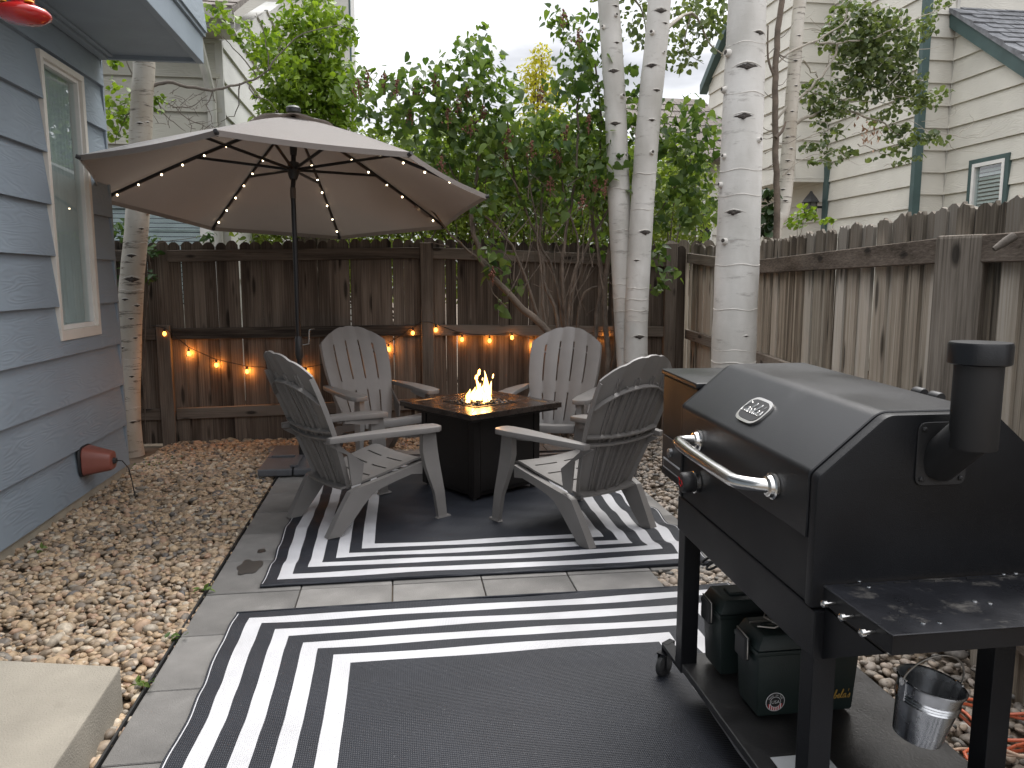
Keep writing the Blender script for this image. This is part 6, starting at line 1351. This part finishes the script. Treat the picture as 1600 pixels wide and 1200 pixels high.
for i in range(22): MB().box((-3.28, HY + .03, 1.22 + i * .051), (-2.27, HY + .05, 1.22 + i * .051 + .040), None).build('blind_slat', M['blind'], wn_, org=origin(wn_))
MB().box((-3.3, HY + .08, 1.2), (-2.25, HY + .09, 2.35)).build('window_back', M['dark_room'], wn_, org=origin(wn_))
gz = 4.22
MB().prism([(0, 0), (-.10, .02), (-.12, .11), (-.105, .11), (-.09, .03), (0, .02)], -7, HX + .25, lambda a, b, d: (d, HY - .42 + a, gz + b)).build('gutter', M['gutter'], nh)
MB().box((-7, HY - .42, gz - .05), (HX + .25, HY - .39, gz + .14)).build('fascia', M['gutter'], nh)
MB().box((-7, HY - .385, gz - .055), (HX + .23, HY - .01, gz - .03)).build('soffit', M['gutter'], nh)
dsx = HX - .10
MB().tube([(dsx - .05, HY - .48, gz + .02), (dsx - .05, HY - .48, gz - .06), (dsx - .03, HY - .42, gz - .2), (dsx, HY - .12, gz - .62), (dsx + .005, HY - .09, gz - .75), (dsx + .005, HY - .09, .1)], .052, 10).build('downspout', M['gutter'], nh, smooth=30)
def shingled(root, P0, P1, P2, P3, rows, colsn, m_, seed):
    """shingle courses on the quad P0 P1 (eave) P3 P2 (ridge): each course a row of tabs"""
    P0, P1, P2, P3 = map(Vector, (P0, P1, P2, P3)); nn = (P1 - P0).cross(P2 - P0).normalized()
    if nn.z < 0: nn = -nn
    r_ = random.Random(seed)
    MB().hexa([P0 - nn * .05, P1 - nn * .05, P3 - nn * .05, P2 - nn * .05], [P0, P1, P3, P2]).build('roof_deck', m_, root)
    for i in range(rows):
        t0, t1 = i / rows, (i + 1.25) / rows; mb = MB()
        for j in range(colsn):
            s0, s1 = (j + (i % 2) * .5) / colsn, (j + 1 + (i % 2) * .5 - .04) / colsn; s0 = min(s0, 1); s1 = min(s1, 1)
            if s1 - s0 < .001: continue
            q = lambda s, t, h: P0.lerp(P1, s).lerp(P2.lerp(P3, s), min(t, 1)) + nn * h
            e = r_.uniform(0, .006); dd = r_.uniform(-.1, .1) / rows
            mb.hexa([q(s0, t0 + dd, .002), q(s1, t0 + dd, .002), q(s1, t1, .002), q(s0, t1, .002)], [q(s0, t0 + dd, .022 + e), q(s1, t0 + dd, .022 + e), q(s1, t1, .006), q(s0, t1, .006)])
        mb.build('shingle_course', m_, root)
shingled(nh, (-7, HY - .5, gz + .13), (HX + .25, HY - .5, gz + .13), (-7, 13, gz + 2.0), (HX + .25, 13, gz + 2.0), 14, 26, M['shingle_brown'], 2)
uh = thing('tall_house', 'pale upper storey of a house with grey corner trim behind the trees', 'house', (-2.5, 16, 0))
ux = at(546, 60, 16).x
siding(uh, (-6, 16), (ux, 16), 3, 10.5, .38, M['siding_cream_x']); MB().box((-6, 16.022, 0), (ux - .03, 19, 10.5)).build('wall', M['siding_pale'], uh)
MB().box((ux - .42, 15.95, 2), (ux, 15.976, 10.5)).build('corner_trim', M['gutter'], uh); MB().box((ux - .01, 15.98, 2), (ux + .03, 16.2, 10.5)).build('corner_trim', M['teal'], uh)

# ------------------------------------------------------------------ neighbouring house, right
rh = thing('cream_house', 'cream lap sided house with dark green trim beyond the side fence', 'house', (9.5, 11, 0))
X1, Y1 = 8.08, 10.75
# near wall faces -X: from the far end to the near end keeps the outward side on the right
top0, top1 = at(1487, 22, Y1 + .0), None
def rake(s): return 5.36 - s * .72
w0, w1, z0_, z1_ = Y1 - 10.14, Y1 - 9.50, 2.35, 3.12
siding(rh, (X1, Y1), (X1, 4), 0.2, 5.4, .318, M['siding_cream'], [(.58, 1.24, 2.3, 3.13)], ztop=rake)
MB().hexa([(X1 + .023, 4, 0), (X1 + .3, 4, 0), (X1 + .3, Y1 - 1.4, 0), (X1 + .023, Y1 - 1.4, 0)], [(X1 + .023, 4, .3), (X1 + .3, 4, .3), (X1 + .3, Y1 - 1.4, 2.25), (X1 + .023, Y1 - 1.4, 2.25)]).build('wall', M['siding_cream'], rh)
ya, yb = Y1 - 1.26, Y1 - .56
wn_ = MB().box((X1 - .05, ya - .02, 2.28), (X1 + .05, yb + .02, 2.33)).box((X1 - .05, ya - .02, 3.10), (X1 + .05, yb + .02, 3.16)).box((X1 - .05, ya - .02, 2.33), (X1 + .05, ya + .05, 3.10)).box((X1 - .05, yb - .05, 2.33), (X1 + .05, yb + .02, 3.10)).build('window', M['teal'], rh)
MB().box((X1 - .055, ya + .051, 2.331), (X1 + .04, ya + .10, 3.099)).box((X1 - .055, yb - .10, 2.331), (X1 + .04, yb - .051, 3.099)).box((X1 - .0545, ya + .101, 3.05), (X1 + .04, yb - .101, 3.099)).box((X1 - .0545, ya + .101, 2.331), (X1 + .04, yb - .101, 2.38)).build('frame', M['white_trim'], wn_, org=origin(wn_))
MB().box((X1 - .02, ya + .1, 2.38), (X1 - .016, yb - .1, 3.05)).build('pane', M['glass_far'], wn_, org=origin(wn_))
for i in range(12): MB().box((-.004, ya + .1, -.022), (.004, yb - .1, .022), Matrix.Translation((X1 + .03, 0, 2.40 + i * .054)) @ Matrix.Rotation(R(28), 4, 'Y')).build('blind_slat', M['blind'], wn_, org=origin(wn_))
MB().box((X1 + .07, ya, 2.3), (X1 + .08, yb, 3.13)).build('window_back', M['dark_room'], wn_, org=origin(wn_))
# rake board and roof slope
ra0 = Vector((X1 - .12, Y1 + .05, 5.42)); ra1 = Vector((X1 - .12, 4, 5.42 - .72 * (Y1 + .05 - 4)))
dn_ = Vector((0, 0, -.26))
MB().hexa([ra0 + dn_, ra1 + dn_, ra1 + dn_ + Vector((.10, 0, 0)), ra0 + dn_ + Vector((.10, 0, 0))], [ra0, ra1, ra1 + Vector((.10, 0, 0)), ra0 + Vector((.10, 0, 0))]).build('rake_board', M['teal'], rh)
shingled(rh, ra1 + Vector((-.03, 0, .012)), ra1 + Vector((5, 0, .012)), ra0 + Vector((-.03, 0, .012)), ra0 + Vector((5, 0, .012)), 46, 14, M['shingle_grey'], 5)
# return wall facing us, and the wall further back
X2, Y2 = 7.62, 10.75
siding(rh, (X2, Y1), (X1 - .024, Y1), .2, 8, .318, M['siding_cream_x'])
MB().box((X2, Y1 + .022, 0), (X1 - .02, Y1 + .3, 8)).box((X1 - .02, Y1 + .022, 0), (X1 + 3, Y1 + .3, 8)).build('return_wall', M['siding_cream_x'], rh)
siding(rh, (X1 + .02, Y1), (X1 + 4, Y1), 5.3, 8, .318, M['siding_cream_x'])
MB().box((X1 - .03, Y1 - .035, 0), (X1 + .02, Y1 - .024, 7.9)).build('inside_corner_trim', M['gutter'], rh)
MB().box((X2 - .09, Y1 - .07, 0), (X2 + .03, Y1 + .02, 8)).build('corner_board', M['teal'], rh, bevel=.006)
siding(rh, (X2, 16), (X2, Y1 + .02), .2, 8, .335, M['siding_cream'])
MB().box((X2 + .023, Y1 + .31, 0), (X2 + .3, 16, 8)).build('back_wall', M['siding_cream'], rh)
yt = 13.1
MB().box((X2 - .06, yt, 0), (X2 - .023, yt + .14, 3.6)).build('corner_board', M['teal'], rh)
# boxed bay with a soffit
Xb, Yb2, zb = 7.02, 13.25, 3.28
siding(rh, (Xb, Yb2), (X2 - .03, Yb2), zb, 8, .33, M['siding_cream_x']); siding(rh, (Xb, 17.3), (Xb, Yb2 + .01), zb, 8, .335, M['siding_cream'], ztop=lambda s: 5.9 + .75 * s)
MB().hexa([(Xb + .023, Yb2 + .023, zb - .02), (X2 - .01, Yb2 + .023, zb - .02), (X2 - .01, 17.3, zb - .02), (Xb + .023, 17.3, zb - .02)], [(Xb + .023, Yb2 + .023, 8.9), (X2 - .01, Yb2 + .023, 8.9), (X2 - .01, 17.3, 5.9), (Xb + .023, 17.3, 5.9)]).build('bay', M['siding_cream_x'], rh)
MB().hexa([(Xb - .16, 17.5, 5.68), (Xb + .02, 17.5, 5.68), (Xb + .02, 13, 9.05), (Xb - .16, 13, 9.05)], [(Xb - .16, 17.5, 5.88), (Xb + .02, 17.5, 5.88), (Xb + .02, 13, 9.25), (Xb - .16, 13, 9.25)]).build('bay_rake_board', M['teal'], rh)
MB().box((Xb - .02, Yb2 - .03, zb - .06), (X2 - .03, Yb2 + .02, zb - .002)).build('bay_trim', M['siding_cream_x'], rh)
siding(rh, (7.0, 16.5), (X2, 16.5), 0, 3.3, .335, M['siding_cream_x'])
MB().box((7.0, 16.53, 0), (X2, 16.6, 3.3)).build('porch_wall', M['siding_cream_x'], rh)
lt = thing('wall_lantern', 'dark metal wall lantern on the cream house above the side fence', 'lamp', at(1266, 328, 13.3))
lo = Vector(lt.location)
MB().lathe([(.10, .0), (.115, .26)], 6, lo + Vector((0, 0, -.13))).build('lantern_glass', M['petglass'], lt); MB().lathe([(.17, .0), (.12, .07), (.04, .16), (.02, .2)], 6, lo + Vector((0, 0, .131))).build('roof', M['lantern'], lt); MB().lathe([(.04, -.06), (.11, 0)], 6, lo + Vector((0, 0, -.132))).build('base', M['lantern'], lt)
for k in range(6):
    a = k * math.pi / 3; MB().tube([lo + Vector((math.cos(a) * .104, math.sin(a) * .104, -.13)), lo + Vector((math.cos(a) * .119, math.sin(a) * .119, .13))], .012, 5).build('bar', M['lantern'], lt)
MB().box((lo.x - .02, lo.y - .02, lo.z + .03), (X2 - .03, lo.y + .02, lo.z + .07)).build('bracket', M['lantern'], lt)
# white house and light fence glimpsed between the aspens
gh = thing('distant_house', 'white house with a dark window glimpsed between the aspen trunks', 'house', (at(1105, 330, 12).x, 12, 0))
xa, xb = at(1035, 330, 12).x, at(1165, 330, 12).x
siding(gh, (xa, 12), (xb, 12), 0, 3.35, .2, M['siding_cream_x'])
MB().box((xa, 12.023, 0), (xb, 13.5, 3.35)).build('wall', M['siding_cream_x'], gh)
q0, q1 = at(1092, 320, 11.95), at(1106, 372, 11.95)
wn_ = MB().box((q0.x - .05, 11.90, q1.z - .1), (q1.x + .05, 11.97, q0.z + .05)).build('window', M['white_trim'], gh); MB().box((q0.x, 11.88, q1.z - .1), (q1.x, 11.899, q0.z)).build('pane', M['dark_room'], wn_, org=origin(wn_))
shingled(gh, (xa - .3, 11.7, 3.35), (xb, 11.7, 3.35), (xa - .3, 14, 4.75), (xb, 14, 4.75), 8, 10, M['shingle_brown'], 9)
lf = thing('pale_fence', 'pale picket fence glimpsed beyond the fence corner', 'fence', (at(1095, 372, 8.6).x, 8.6, 0))
pl_ = [picket_mesh('picket', .14, 1.0, M['picket_side'], .03, 50 + i) for i in range(2)]
for i in range(7):
    o = link('picket', pl_[i % 2], lf); o.location = (-.35 + i * .15, 0, 0); o.scale = (1, 1, 1.93 + .01 * (i % 2))
MB().box((lf.location.x - .5, 8.615, 1.5), (lf.location.x + .7, 8.65, 1.6)).build('rail', M['rail_side'], lf)
